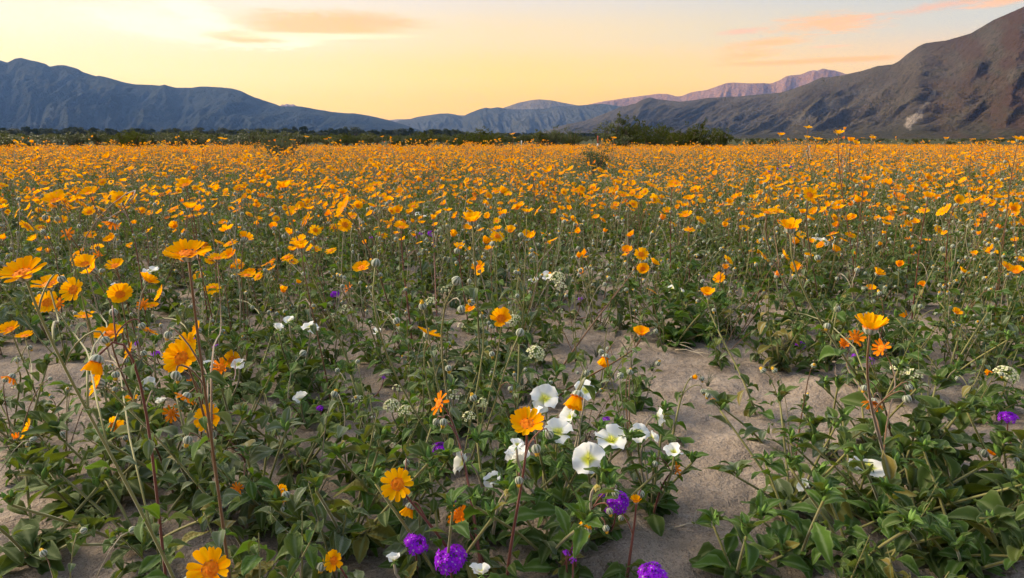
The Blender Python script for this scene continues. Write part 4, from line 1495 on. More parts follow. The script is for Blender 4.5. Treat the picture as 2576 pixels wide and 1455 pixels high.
def floret(r):
    g = Geo()
    for k in range(5):
        a = 6.283 * k / 5
        c, s = math.cos(a), math.sin(a)
        def P(x, y, z): return (x * c - y * s, x * s + y * c, z)
        g.add([P(0, 0, 0), P(.55, -.30, .06), P(1.0, -.36, .0), P(.80, 0, .0), P(1.0, .36, .0), P(.55, .30, .06)],
              [(0, 1, 2, 3), (0, 3, 4, 5)], 'verbena', [0, .9, 1, 1, 1, .9])
    return g


FLO = floret(QR)


def verbena_ball(r, n=30, flat=.75):
    g = Geo()
    for k in range(n):
        z = 1 - (k + .5) / n * 1.35
        z = max(z, -.5)
        q = math.sqrt(max(0, 1 - z * z))
        a = k * 2.39996 + r.uniform(-.15, .15)
        d = Vector((q * math.cos(a), q * math.sin(a), z * flat))
        d = d * r.uniform(.62, 1.12) + Vector((r.uniform(-.1, .1), r.uniform(-.1, .1), r.uniform(-.08, .08)))
        g.merge(FLO, T(d * .82) @ aim(d + Vector((r.uniform(-.3, .3), r.uniform(-.3, .3), .25)), r.uniform(0, 6)) @ S(r.uniform(.26, .36)))
        g.merge(tube([(0, 0, -.1), d * .4, d * .82], .02, .03, 'verbena_calyx', 3), Matrix.Identity(4))
    return g


VERB = [verbena_ball(QR, 36, .7), verbena_ball(QR, 22, .42), verbena_ball(QR, 10, .35)]


def verbena(label, heads, root, zf=.09, seed=1, leaves=9):
    r = random.Random(seed)
    g0 = at_plane(root[0], root[1], 0)
    base = Vector((g0.x, g0.y, gz(g0.x, g0.y)))
    parts = []
    for x, y, w, big in heads:
        p = at_plane(x, y, zf)
        dist = (p - Vector((0, 0, CAM_H))).length
        rad = w * dist / F / 2
        q = p - base
        end = q - Vector((0, 0, rad * .2))
        st = bez((0, 0, -.01), (end.x * .35, end.y * .35, .015), (end.x, end.y, max(end.z - .06, .005)), end, 8)
        parts.append(('stem', tube(st, .0022, .0016, 'stem_red', 5), Matrix.Identity(4), []))
        parts.append(('flower_cluster', VERB[big], T(q) @ aim((r.uniform(-.3, .3), r.uniform(-.5, 0), 1)) @ S(rad), []))
        parts += leaf_parts(r, st, 3, .035, .1, .8, src=LEAVES_ROUND, pitch=(-25, 25), up=False)
    parts += leaf_parts(r, [Vector((0, 0, .0)), Vector((0, 0, .02))], leaves, .045, 0, 1, src=LEAVES_ROUND, pitch=(-20, 5), up=False)
    thing('sand_verbena', parts, base, label, 'wildflower', 'purple sand verbenas')


verbena('sand verbena with one full purple ball crossed by a red stem', [(1134, 1408, 84, 0)], (1150, 1480), .08, 1)
verbena('sand verbena with loose purple half-ball showing its dark stalks', [(1045, 1365, 72, 1)], (1060, 1440), .08, 2)
verbena('sand verbena with rounded purple head at primrose foot', [(1551, 1264, 68, 0), (1512, 1245, 22, 2)], (1520, 1350), .10, 3)
verbena('sand verbena with a flat purple tuft on thin stalk over leaves', [(1105, 1126, 46, 1)], (1120, 1190), .11, 4)
verbena('sand verbena with purple dome pushing up out of the sand', [(1644, 1452, 78, 0)], (1640, 1500), .07, 5)
verbena('sand verbena with three small separate purple florets', [(1425, 1390, 22, 2), (1450, 1382, 26, 2), (1442, 1408, 20, 2)], (1440, 1450), .07, 6, 5)
verbena('sand verbena with a tall dark purple cluster hidden by green leaves', [(1145, 1255, 34, 1), (1138, 1240, 30, 1)], (1160, 1310), .09, 7)
verbena('sand verbena alone on the sand with magenta head on red stalk', [(2537, 1050, 40, 1)], (2570, 1130), .10, 8, 6)
verbena('sand verbena with paired purple tufts under withered sunflower heads', [(2160, 897, 32, 1), (2190, 906, 26, 2)], (2175, 950), .09, 9)
verbena('sand verbena with small violet tuft beside dark path leaves', [(2015, 868, 30, 1)], (2020, 915), .08, 10)
verbena('sand verbena with single bright ball under leaning grey stems', [(843, 740, 26, 0), (797, 703, 18, 1), (735, 717, 12, 2)], (830, 790), .1, 11)
verbena('sand verbena with flat violet heads near orange sunflower star', [(548, 874, 26, 1), (487, 857, 22, 2), (393, 890, 24, 1), (350, 862, 22, 1)], (460, 930), .1, 12)
verbena('sand verbena with violet cluster strung through the mid thicket', [(1060, 592, 34, 1), (1085, 588, 26, 1), (1065, 606, 18, 2), (935, 598, 14, 2), (912, 575, 12, 2)], (1040, 650), .14, 13)
verbena('sand verbena glimpsed low beside drooping dark leaves', [(806, 1027, 22, 1), (965, 950, 14, 2)], (830, 1070), .07, 14)
verbena('sand verbena with tiny violet specks in the green hollow', [(1460, 752, 16, 2), (1525, 757, 14, 2), (1310, 640, 14, 2)], (1440, 800), .1, 15)
verbena('sand verbena with violet tuft behind primrose leaves', [(1526, 1056, 26, 1)], (1540, 1100), .1, 16)
verbena('sand verbena patch flecking the far orange bed violet', [(1955, 425, 8, 1), (1990, 420, 7, 1), (1905, 415, 7, 2), (1935, 432, 7, 1)], (1950, 450), .25, 17)

SPEC_F = Geo()
for k in range(4):
    a = k * math.pi / 2
    c, s = math.cos(a), math.sin(a)
    SPEC_F.add([(0.05 * c, 0.05 * s, 0), (.6 * c - .42 * s, .6 * s + .42 * c, .1), (1.0 * c, 1.0 * s, .05), (.6 * c + .42 * s, .6 * s - .42 * c, .1)], [(0, 1, 2, 3)], 'petal_cream', [0, .8, 1, .8])
SPEC_F.merge(tube([(0, 0, -.5), (0, 0, .1)], .12, .16, 'sepal', 4), Matrix.Identity(4))


def pod_cluster(r, n):
    g = Geo()
    for k in range(n):
        z = 1 - (k + .5) / n * .95
        q = math.sqrt(max(0, 1 - z * z))
        a = k * 2.39996
        d = Vector((q * math.cos(a), q * math.sin(a), z * .8))
        g.merge(SPEC_F, T(d * .8) @ aim(d + Vector((0, 0, .3)), r.uniform(0, 6)) @ S(r.uniform(.24, .32)))
        g.merge(tube([(0, 0, -.5), d * .4, d * .75], .02, .03, 'sepal', 3), Matrix.Identity(4))
    return g


PODS = [pod_cluster(QR, 16), pod_cluster(QR, 10), pod_cluster(QR, 7)]


def spectacle(label, heads, root, zf=.16, seed=1):
    r = random.Random(seed)
    g0 = at_plane(root[0], root[1], 0)
    base = Vector((g0.x, g0.y, gz(g0.x, g0.y)))
    parts = []
    for x, y, w, big in heads:
        p = at_plane(x, y, zf)
        dist = (p - Vector((0, 0, CAM_H))).length
        rad = w * dist / F / 2
        q = p - base
        end = q - Vector((0, 0, rad * .3))
        st = bez((0, 0, -.01), (end.x * .3, end.y * .3, end.z * .4), end - Vector((0, 0, .05)), end, 8)
        parts.append(('stem', tube(st, .0020, .0015, 'stem_green', 5), Matrix.Identity(4), []))
        parts.append(('flower_cluster', PODS[big], T(q) @ aim((r.uniform(-.2, .2), -.4, 1)) @ S(rad), []))
        parts += leaf_parts(r, st, 6, .05, .05, .85, src=LANCE, pitch=(-40, 20))
    thing('spectacle_pod', parts, base, label, 'wildflower', 'cream spectacle pod plants')


spectacle('spectacle pod with a tall head of cream flowers over sandy hollow', [(1293, 808, 46, 0), (1210, 834, 34, 1)], (1290, 900), .16, 1)
spectacle('spectacle pod with large cream cluster touching a white primrose', [(1347, 890, 56, 0)], (1360, 980), .15, 2)
spectacle('spectacle pod with a long leaning row of cream flowers', [(985, 1022, 48, 0), (1020, 1036, 44, 1), (1000, 978, 30, 2)], (1040, 1120), .13, 3)
spectacle('spectacle pod with flat cream cluster behind tufted orange head', [(1140, 998, 50, 1)], (1150, 1070), .14, 4)
spectacle('spectacle pod with spreading cream clusters by withered orange heads', [(2265, 930, 46, 1), (2300, 945, 40, 1)], (2300, 1010), .12, 5)
spectacle('spectacle pod with round cream head beside a striped nodding bud', [(2530, 945, 54, 0)], (2540, 1020), .12, 6)
spectacle('spectacle pod with airy cream heads beside yellow-throated primrose', [(1402, 700, 46, 0), (1410, 722, 36, 1)], (1410, 800), .2, 7)
spectacle('spectacle pod with sparse small flowers under white cups', [(870, 780, 36, 1), (835, 795, 20, 2)], (870, 850), .15, 8)
spectacle('spectacle pod with few small flowers above grey leaves', [(990, 1122, 22, 2), (1240, 945, 26, 2)], (1040, 1180), .12, 9)
spectacle('spectacle pod with two cream heads behind the leaf tangle', [(900, 1010, 40, 1), (940, 1090, 34, 1)], (930, 1120), .13, 11)
spectacle('spectacle pod with small cream head leaning over the primrose mound', [(1180, 1050, 40, 1), (1215, 1012, 30, 2)], (1200, 1120), .15, 12)
spectacle('spectacle pod with pale heads in the open middle thicket', [(1085, 760, 34, 1), (1120, 730, 26, 2)], (1100, 850), .17, 13)
spectacle('spectacle pod at the thicket edge with faint cream heads', [(1410, 785, 24, 2), (1160, 822, 24, 2), (150, 662, 24, 1)], (1400, 830), .14, 10)


# ------------------------------------------------------------------ grass tufts and dry twigs on the sand
def tuft(label, x, y, n, h, seed):
    r = random.Random(seed)
    b0 = at_plane(x, y, 0)
    base = Vector((b0.x, b0.y, gz(b0.x, b0.y)))
    parts = []
    for k in range(n):
        a = r.uniform(0, 6.28)
        l = h * r.uniform(.5, 1.1)
        e = Vector((math.cos(a) * l * r.uniform(.3, .9), math.sin(a) * l * r.uniform(.3, .9), l * r.uniform(.5, 1)))
        parts.append(('blade', tube(bez((0, 0, -.004), (e.x * .2, e.y * .2, e.z * .6), (e.x * .6, e.y * .6, e.z), e, 5), .0009, .0003, 'grass_blade', 3), Matrix.Identity(4), []))
    thing('grass_tuft', parts, base, label, 'grass', 'small grass tufts on sand')


tuft('small grey-green grass tuft in the middle of open sand', 1640, 930, 22, .05, 1)
tuft('grass tuft beside the half-open bud on the path', 1780, 965, 16, .05, 2)
tuft('thin grass tuft among twigs beyond the spectacle pods', 1500, 900, 22, .06, 3)
tuft('fine grass tuft at the shaded thicket foot', 1880, 790, 34, .08, 4)
tuft('wispy grass tuft on bare sand by hairy stems', 130, 1160, 18, .05, 5)
tuft('tiny grass tuft before the sand ripples', 1990, 1105, 10, .025, 6)


def twig(label, x0, y0, x1, y1, seed):
    r = random.Random(seed)
    a = at_plane(x0, y0, .006); b = at_plane(x1, y1, .012)
    base = Vector((a.x, a.y, gz(a.x, a.y) + .003))
    d = b - a
    L = d.length
    pts = [Vector((0, 0, 0)), d * .3 + Vector((0, L * .03, .012)), d * .65 + Vector((0, -L * .03, .016)), Vector((d.x, d.y, .006))]
    parts = [('main_twig', tube(pts, .0020, .0010, 'dry_wood', 5), Matrix.Identity(4), [])]
    for k in range(3):
        p = pts[1].lerp(pts[2], r.random())
        e = p + Vector((d.x * .3 + r.uniform(-.04, .04), d.y * .3 + r.uniform(-.04, .04), r.uniform(0, .02)))
        parts.append(('side_twig', tube([p, p.lerp(e, .5) + Vector((0, .004, .004)), e], .0011, .0006, 'dry_wood', 4), Matrix.Identity(4), []))
    thing('dry_twig', parts, base, label, 'twig', 'dry twigs lying on the sand')


twig('pale dry twig lying before a leafy green bush', 1640, 845, 1780, 890, 1)
twig('bleached forked twig on sand near the nodding orange head', 1400, 850, 1460, 815, 2)
twig('thin pale stick under the silver-green toothed plant', 1690, 1310, 1840, 1318, 3)
twig('dry twig lying among spent primrose stems', 1230, 1320, 1340, 1290, 4)
twig('brittle pale twig at the mouth of the sandy path', 1700, 870, 1790, 900, 5)
twig('brown dry twig across shaded sand by curled leaf tips', 30, 985, 90, 1015, 6)
twig('crooked dry twig at the drooping leaf clump', 860, 1300, 960, 1340, 7)


# ------------------------------------------------------------------ the field: single plants up to about 7 m, then the mass
def inside(poly, x, y):
    c = False
    n = len(poly)
    for i in range(n):
        x1, y1 = poly[i]; x2, y2 = poly[(i + 1) % n]
        if (y1 > y) != (y2 > y) and x < (x2 - x1) * (y - y1) / (y2 - y1) + x1:
            c = not c
    return c


SAND = [
    [(1560, 890), (1700, 880), (1800, 935), (1960, 965), (2100, 1000), (2240, 1050), (2080, 1120), (1990, 1190), (1960, 1260), (1740, 1270), (1700, 1060), (1560, 1000)],
    [(1690, 1270), (1800, 1290), (1830, 1400), (1700, 1500), (1660, 1500)],
    [(2360, 1060), (2600, 1040), (2600, 1200), (2440, 1170), (2370, 1130)],
    [(-60, 950), (120, 955), (330, 1040), (230, 1090), (140, 1150), (-60, 1070)],
    [(1820, 745), (1960, 755), (1960, 805), (1830, 805)],
]

FLOWERY = []
for i in range(12):
    parts, nh, nb = sunflower_proto(100 + i, rng.randint(4, 6), .22, .50, 8, .058, .95, .4)
    FLOWERY.append((parts, nh, nb))
LEAFY = []
for i in range(9):
    parts, nh, nb = sunflower_proto(200 + i, rng.randint(4, 6), .14, .36, 9, .066, .16 if i % 3 else .5, .55, .40)
    LEAFY.append((parts, nh, nb))
LOW = []
for i in range(8):
    parts, nh, nb = sunflower_proto(260 + i, rng.randint(4, 6), .10, .27, 10, .068, 0, .0, .38, low=True)
    LOW.append((parts, nh, nb))
STEMMY = []
for i in range(8):
    parts, nh, nb = sunflower_proto(300 + i, rng.randint(6, 8), .20, .46, 4, .050, .22, .75, .34)
    STEMMY.append((parts, nh, nb))
NUM = ['no', 'one', 'two', 'three', 'four', 'five', 'six', 'seven', 'eight', 'nine', 'ten', 'eleven', 'twelve']

LOOKS = ['straggling', 'upright', 'bushy', 'spindly', 'spreading', 'leaning', 'sturdy', 'tangled', 'open-branched', 'wind-bent', 'fan-shaped', 'crowded']


def place_fill():
    global SUN_COUNT
    r = random.Random(99)
    limit = 300
    pts = []
    tries = 0
    # nearest first: candidate spots in a jittered grid
    cell = .30
    cand = []
    for j in range(0, 40):
        for i in range(-40, 41):
            x = (i + r.uniform(-.5, .5)) * cell
            y = .85 + (j + r.uniform(-.5, .5)) * cell
            px, py = to_px((x, y, 0.0))
            if px < -140 or px > PW + 140 or y < .85:
                continue
            cand.append((math.hypot(x, y), x, y, px, py))
    cand.sort()
    rmax = 0
    for d, x, y, px, py in cand:
        if SUN_COUNT >= limit:
            break
        if any(inside(s, px, py) for s in SAND):
            continue
        if any((x - a) ** 2 + (y - b) ** 2 < .008 for a, b in taken):
            continue
        u = (px / PW)
        # left side and the far side are thick with flowers, the middle hollow is mostly leaves
        if py > 1000:
            pf = .22 if u < .3 else .08
        elif py > 800:
            pf = .55 if u < .35 else .16
        elif py > 690:
            pf = .62 if u < .33 else (.30 if u < .75 else .45)
        else:
            pf = .82 if u < .35 else .66
        if py > 1150 and r.random() < .15:
            continue
        fl = r.random() < pf
        if py > 940 and u > .34:
            fl = False
        top = to_px((x, y, .42 if fl else .26))[1]
        if any(d < hd_ + .12 and abs(px - hx) < hw * .5 + .11 * F / d and top - 6 < hy < py for hx, hy, hw, hd_ in HEAD_SPOTS if hy > 560):
            if py < 760 or d < 1.0:
                continue
            src_low = True
        else:
            src_low = False
        if src_low and any(d < hd_ + .12 and abs(px - hx) < hw * .5 + .09 * F / d and to_px((x, y, .15))[1] - 6 < hy for hx, hy, hw, hd_ in HEAD_SPOTS if hy > 560):
            continue
        src = FLOWERY if fl else (LOW if (py > 940 and (u > .34 or r.random() < .7)) else LEAFY)
        if not fl and not src_low and r.random() < (.50 if py < 1000 else .34 if u < .5 else .10):
            src = STEMMY
        k = r.randrange(len(src))
        parts, nh, nb = src[k]
        look = LOOKS[k]
        where = ' on low sand' if py > 800 else ' in dense field'
        def cnt(n, one):
            return f'{NUM[min(n, 12)]} {one}' + ('' if n == 1 else 's')
        if src is LOW:
            lab = f'{look} flowerless young desert sunflower of broad leaves with {cnt(nb, "bud")}' + where
        elif src is STEMMY:
            lab = f'{look} tall bare-stemmed desert sunflower with {cnt(nh, "orange head")} and {cnt(nb, "bud")}' + where
        elif fl:
            lab = f'{look} desert sunflower with {cnt(nh, "orange head")} and {cnt(nb, "bud")}' + where
        else:
            lab = f'{look} low leafy desert sunflower with {cnt(nh, "orange head")} and {cnt(nb, "bud")}' + where
        thing('desert_sunflower', parts, (x, y, gz(x, y)), lab, 'wildflower', SUN_GROUP, r.uniform(-1.4, 1.4), r.uniform(.85, 1.15))
        SUN_COUNT += 1
        rmax = d
    return rmax


RMAX = place_fill()
print('sunflower things', SUN_COUNT, 'out to', RMAX)

# ---- the mass of the field beyond
proto_col = bpy.data.collections.new('field_plants')
protos = []


def add_proto(geo, name):
    o = bpy.data.objects.new(name, geo.mesh(name))
    proto_col.objects.link(o)
    protos.append(name)


for i in range(9):
    parts, nh, nb = sunflower_proto(400 + i, 5, .18, .46, 6, .058, .86, .4, lod=0)
    add_proto(flatten(parts), f'p{i:02d}_near')
NEAR_N = 9
for i in range(5):
    parts, nh, nb = sunflower_proto(430 + i, 4, .12, .28, 6, .06, .3, .5, .4, lod=0)
    add_proto(flatten(parts), f'p{NEAR_N + i:02d}_near_leafy')
LEAFY_N = 5
FAR0 = NEAR_N + LEAFY_N
for i in range(6):
    g = Geo()
    r = random.Random(500 + i)
    for k in range(9):
        parts, nh, nb = sunflower_proto(600 + i * 20 + k, 5, .22, .46, 2, .06, .95, 0, lod=1)
        g.merge(flatten(parts), T((r.uniform(-.5, .5), r.uniform(-.5, .5), 0)))
    add_proto(g, f'p{FAR0 + i:02d}_far')


def scatter(name, pts, rots, scls, ids, label):
    me = bpy.data.meshes.new(name)
    me.vertices.add(len(pts))
    me.vertices.foreach_set('co', np.array(pts, dtype=np.float32).reshape(-1))
    a = me.attributes.new('rot', 'FLOAT_VECTOR', 'POINT'); a.data.foreach_set('vector', np.array(rots, dtype=np.float32).reshape(-1))
    a = me.attributes.new('scl', 'FLOAT', 'POINT'); a.data.foreach_set('value', np.array(scls, dtype=np.float32))
    a = me.attributes.new('idx', 'INT', 'POINT'); a.data.foreach_set('value', np.array(ids, dtype=np.int32))
    return me


def instancer(name, me, col, label):
    o = link_obj(name, me)
    tag(o, label, None, None, 'stuff')
    ng = bpy.data.node_groups.new(name, 'GeometryNodeTree')
    ng.interface.new_socket('Geometry', in_out='INPUT', socket_type='NodeSocketGeometry')
    ng.interface.new_socket('Geometry', in_out='OUTPUT', socket_type='NodeSocketGeometry')
    N = ng.nodes
    gi = N.new('NodeGroupInput'); go = N.new('NodeGroupOutput')
    ci = N.new('GeometryNodeCollectionInfo')
    ci.inputs['Collection'].default_value = col
    ci.inputs['Separate Children'].default_value = True
    ci.inputs['Reset Children'].default_value = True
    ip = N.new('GeometryNodeInstanceOnPoints')
    ip.inputs['Pick Instance'].default_value = True
    def attr(nm, ty):
        n = N.new('GeometryNodeInputNamedAttribute'); n.data_type = ty
        n.inputs['Name'].default_value = nm
        return n.outputs['Attribute']
    L = ng.links
    L.new(gi.outputs[0], ip.inputs['Points'])
    L.new(ci.outputs[0], ip.inputs['Instance'])
    L.new(attr('idx', 'INT'), ip.inputs['Instance Index'])
    L.new(attr('rot', 'FLOAT_VECTOR'), ip.inputs['Rotation'])
    L.new(attr('scl', 'FLOAT'), ip.inputs['Scale'])
    L.new(ip.outputs[0], go.inputs[0])
    mod = o.modifiers.new('scatter', 'NODES')
    mod.node_group = ng
    return o


BLOCK = []
for bx_, bd_, br_ in ((700, 24.0, .9), (1500, 13.0, .40)):
    d_ = ray(bx_, HORIZON)
    k_ = bd_ / math.hypot(d_.x, d_.y)
    BLOCK.append((d_.x * k_, d_.y * k_, br_))


def blocked(x, y):
    return any(abs(x - bx * y / by) < br and by - 3.2 < y < by + br for bx, by, br in BLOCK)


def build_field():
    r = random.Random(321)
    pts, rots, scls, ids = [], [], [], []
    TAN = (PW / 2 + 160) / F
    y = RMAX * .70
    NEAR_END = 26.0
    cell = .285
    while y < NEAR_END:
        w = y * TAN + .6
        x = -w
        while x < w:
            xx = x + r.uniform(-.5, .5) * cell; yy = y + r.uniform(-.5, .5) * cell
            x += cell
            if math.hypot(xx, yy) < RMAX:
                continue
            if r.random() < .08 or blocked(xx, yy):
                continue
            drift = float(fbm(np.array([xx * .33]), np.array([yy * .20]), 2, 91)[0])
            leafy = r.random() < (.30 if xx > -yy * .2 else .16) * (1 if yy < 12 else .7) + max(0.0, drift) * 1.1
            pts.append((xx, yy, 0.0))
            rots.append((r.gauss(0, .06), r.gauss(0, .06), r.uniform(-1.5, 1.5)))
            scls.append(r.uniform(.66, 1.22) * (r.uniform(1.2, 1.55) if r.random() < .06 else 1))
            ids.append(NEAR_N + r.randrange(LEAFY_N) if leafy else r.randrange(NEAR_N))
        y += cell
    step = .95
    y = NEAR_END
    while y < 62:
        w = y * TAN + 1
        x = -w
        while x < w:
            xx = x + r.uniform(-.4, .4) * step; yy = y + r.uniform(-.4, .4) * step
            x += step
            edge = 41 + 3 * math.sin(xx * .09) + 2 * math.sin(xx * .31)
            if yy > edge:
                continue
            pts.append((xx, yy, 0.0))
            rots.append((0, 0, r.uniform(-1.5, 1.5)))
            scls.append(r.uniform(.68, .92) * (r.uniform(1.25, 1.7) if r.random() < .04 else 1))
            ids.append(FAR0 + r.randrange(6))
        y += step
    P = np.array(pts); P[:, 2] = ground_z(P[:, 0], P[:, 1]); pts = P
    print('field instances', len(pts))
    me = scatter('sunflower_field', pts, rots, scls, ids, '')
    instancer('sunflower_field', me, proto_col, 'mass of orange desert sunflowers filling the valley floor to the scrub')


build_field()


def build_undergrowth():
    r = random.Random(77)
    col = bpy.data.collections.new('undergrowth_sprigs')
    for i in range(7):
        g = Geo()
        for k in range(3):
            a = r.uniform(0, 6.28)
            h = r.uniform(.05, .17)
            q = r.uniform(.015, .065)
            st = bez((0, 0, -.01), (math.cos(a) * q * .4, math.sin(a) * q * .4, h * .5), (math.cos(a) * q, math.sin(a) * q, h * .8), (math.cos(a) * q * 1.1, math.sin(a) * q * 1.1, h), 5)
            g.merge(tube(st, .0017, .0005, 'stem_green', 4), Matrix.Identity(4))
            g.merge(flatten(leaf_parts(r, st, 10, .052, .05, 1.0, ('leaf_green', 'leaf_green', 'leaf_bright') if i % 3 else ('leaf_grey', 'leaf_green'))), Matrix.Identity(4))
            if r.random() < .12:
                g.merge(r.choice(BUDS), T(st[-1]) @ aim((r.uniform(-1, 1), r.uniform(-1, 1), .6)) @ S(.013))
        o = bpy.data.objects.new(f'sprig_{i}', g.mesh(f'sprig_{i}'))
        col.objects.link(o)
    for i in range(7, 10):
        g = Geo()
        for k in range(4):
            a = r.uniform(0, 6.28)
            h = r.uniform(.12, .26)
            q = r.uniform(.02, .10)
            e = Vector((math.cos(a) * q, math.sin(a) * q, h))
            hook = Vector((math.cos(a) * .012, math.sin(a) * .012, r.uniform(-.010, .012)))
            st = bez((0, 0, -.01), (math.cos(a) * q * .3, math.sin(a) * q * .3, h * .5), (e.x * .9, e.y * .9, h * 1.02), e + hook, 7)
            g.merge(tube(st, .0016, .0009, r.choice(('stem_pale', 'stem_green', 'stem_brown')), 4), Matrix.Identity(4))
            tg = (st[-1] - st[-2]).normalized()
            g.merge(r.choice(BUDS), T(st[-1] - tg * .001) @ aim(tg) @ S(r.uniform(.009, .013)))
            g.merge(flatten(leaf_parts(r, st, 4, .042, .05, .85, ('leaf_grey', 'leaf_green'))), Matrix.Identity(4))
        o = bpy.data.objects.new(f'sprig_{i}', g.mesh(f'sprig_{i}'))
        col.objects.link(o)
    pts, rots, scls, ids = [], [], [], []
    y = .9
    TAN = (PW / 2 + 160) / F
    while y < 24:
        cell = .155 if y < 9 else .26
        w = y * TAN + .3
        x = -w
        while x < w:
            xx = x + r.uniform(-.5, .5) * cell; yy = y + r.uniform(-.5, .5) * cell
            x += cell
            px, py = to_px((xx, yy, 0))
            if any(inside(sd_, px, py) for sd_ in SAND):
                continue
            # patchy: bare sand shows between the clumps near by
            patch = float(fbm(np.array([xx * 1.7]), np.array([yy * 1.7]), 2, 55)[0]) if py > 640 else 0
            if py > 780 and patch < ((-.10 if px < 1500 else .02) if py > 1000 else -.14):
                continue
            if py > 800 and patch < -.22:
                continue
            pts.append((xx, yy, 0.0))
            rots.append((r.gauss(0, .12), r.gauss(0, .12), r.uniform(0, 6.28)))
            scls.append(r.uniform(.7, 1.3) * (1.25 if py > 900 else 1.55 if py > 480 else 1.2))
            tall = r.random() < (.34 if py < 1000 else .16 if px < 1500 else .04)
            if tall:
                scls[-1] = r.uniform(.75, 1.25)
            ids.append(7 + r.randrange(3) if tall else r.randrange(7))
        y += cell
    P = np.array(pts); P[:, 2] = ground_z(P[:, 0], P[:, 1]); pts = P
    print('undergrowth', len(pts))
    instancer('undergrowth', scatter('undergrowth', pts, rots, scls, ids, ''), col, 'low green leaves and sprigs covering the sand between the flowers')


build_undergrowth()


# ------------------------------------------------------------------ bushes, scrub and trees at the far side of the field
def leaf_cloud(r, centre, radii, n, size, mat):
    """small leaf faces spread through an uneven ellipsoid"""
    g = Geo()
    v, f = [], []
    for k in range(n):
        while True:
            p = Vector((r.uniform(-1, 1), r.uniform(-1, 1), r.uniform(-1, 1)))
            if .15 < p.length < 1:
                break
        p = Vector((p.x * radii[0], p.y * radii[1], p.z * radii[2])) + Vector(centre)
        a = Vector((r.gauss(0, 1), r.gauss(0, 1), r.gauss(0, 1))).normalized()
        b = a.orthogonal().normalized()
        s = size * r.uniform(.6, 1.3)
        o = len(v)
        v += [p - a * s, p + b * s * .5, p + a * s, p - b * s * .5]
        f.append((o, o + 1, o + 2, o + 3))
    return g.add(v, f, mat)


def bush_parts(seed, h, w, mat='creosote_leaf', nst=9, dens=1.0, leaf=.05):
    r = random.Random(seed)
    stems = []
    crown = Geo()
    for i in range(nst):
        a = 6.283 * (i + r.uniform(-.3, .3)) / nst
        hh = h * r.uniform(.55, 1.0)
        l = w * .5 * r.uniform(.3, 1.0)
        e = Vector((math.cos(a) * l, math.sin(a) * l, hh))
        pts = bez((math.cos(a) * .05, math.sin(a) * .05, -.03), (e.x * .35, e.y * .35, hh * .35), (e.x * .85, e.y * .85, hh * .7), e, 6)
        stems.append(('stem', tube(pts, .022 * h, .006 * h, 'bark', 5), Matrix.Identity(4), []))
        for t in (.45, .62, .80, .97):
            p = lerp_curve(pts, t)
            for q in range(2):
                c = p + Vector((r.gauss(0, .10 * w), r.gauss(0, .10 * w), r.gauss(0, .07 * h)))
                crown.merge(leaf_cloud(r, c, (w * .085, w * .085, h * .075), int(34 * dens), leaf, mat), Matrix.Identity(4))
    return [('crown', crown, Matrix.Identity(4), [])] + stems


def tree_parts(seed, h, w, mat='tree_leaf', leaf=.35, n=90):
    r = random.Random(seed)
    th = h * .28
    out = [('trunk', tube([(0, 0, -.3), (.05 * h * r.uniform(-1, 1), 0, th), (.06 * h * r.uniform(-1, 1), .03 * h, h * .8)], .035 * h, .01 * h, 'bark', 7), Matrix.Identity(4), [])]
    crown = Geo()
    for k in range(16):
        a = r.uniform(0, 6.28)
        q = w * .5 * math.sqrt(r.random()) * .8
        z = th + (h - th) * r.uniform(.12, .95)
        q *= math.sqrt(max(.1, 1 - ((z - th) / (h - th) * 2 - 1) ** 2 * .8))
        crown.merge(leaf_cloud(r, (math.cos(a) * q, math.sin(a) * q, z), (w * .17, w * .17, h * .10), n, leaf, mat), Matrix.Identity(4))
        if k < 5:
            out.append(('limb', tube([(0, 0, th * .9), (math.cos(a) * q * .5, math.sin(a) * q * .5, (th + z) * .5), (math.cos(a) * q, math.sin(a) * q, z)], .016 * h, .006 * h, 'bark', 5), Matrix.Identity(4), []))
    return [('crown', crown, Matrix.Identity(4), [])] + out


def palm_parts(seed, h):
    r = random.Random(seed)
    out = [('trunk', tube([(0, 0, -.3), (.1, 0, h * .5), (0, .1, h)], .035 * h, .028 * h, 'bark', 7), Matrix.Identity(4), [])]
    g = Geo()
    for k in range(26):
        a = r.uniform(0, 6.28)
        e = r.uniform(-.9, 1.1)
        L = h * .28
        d = Vector((math.cos(a) * math.cos(e), math.sin(a) * math.cos(e), math.sin(e)))
        s = d.cross(Vector((0, 0, 1))).normalized()
        b = Vector((0, .1, h))
        g.add([b, b + d * L * .6 + s * L * .28, b + d * L + Vector((0, 0, -L * .25)), b + d * L * .6 - s * L * .28], [(0, 1, 2, 3)], 'tree_leaf')
    return [('crown', g, Matrix.Identity(4), [])] + out


def on_far_ground(x, dist):
    d = ray(x, HORIZON)
    k = dist / math.hypot(d.x, d.y)
    return Vector((d.x * k, d.y * k, 0))


BUSH = [bush_parts(700 + i, 1.0, 1.0 + .25 * (i % 3), 'creosote_leaf', 10 + i % 4, .75, .034) for i in range(5)]
GREYB = bush_parts(720, 1.0, 1.4, 'grey_bush_leaf', 12, 1.2, .035)
GREENB = bush_parts(722, 1.0, 1.3, 'green_bush_leaf', 12, .9, .028)
OPENB = bush_parts(721, 1.0, 1.0, 'creosote_leaf', 7, .35, .03)


def bush(label, x, ytop, dist, parts, wide=1.0, group='creosote bushes beyond the flowers'):
    """height from where its top stands in the view at that distance"""
    top = ray(x, ytop)
    h = CAM_H + dist * top.z / math.hypot(top.x, top.y)
    e = thing('creosote_bush' if parts is not GREYB else 'grey_bush', parts, on_far_ground(x, dist), label, 'bush', group, x * .013, 1.0)
    e.scale = (h * wide * 1.35, h * wide * 1.35, h * 1.22)
    return h


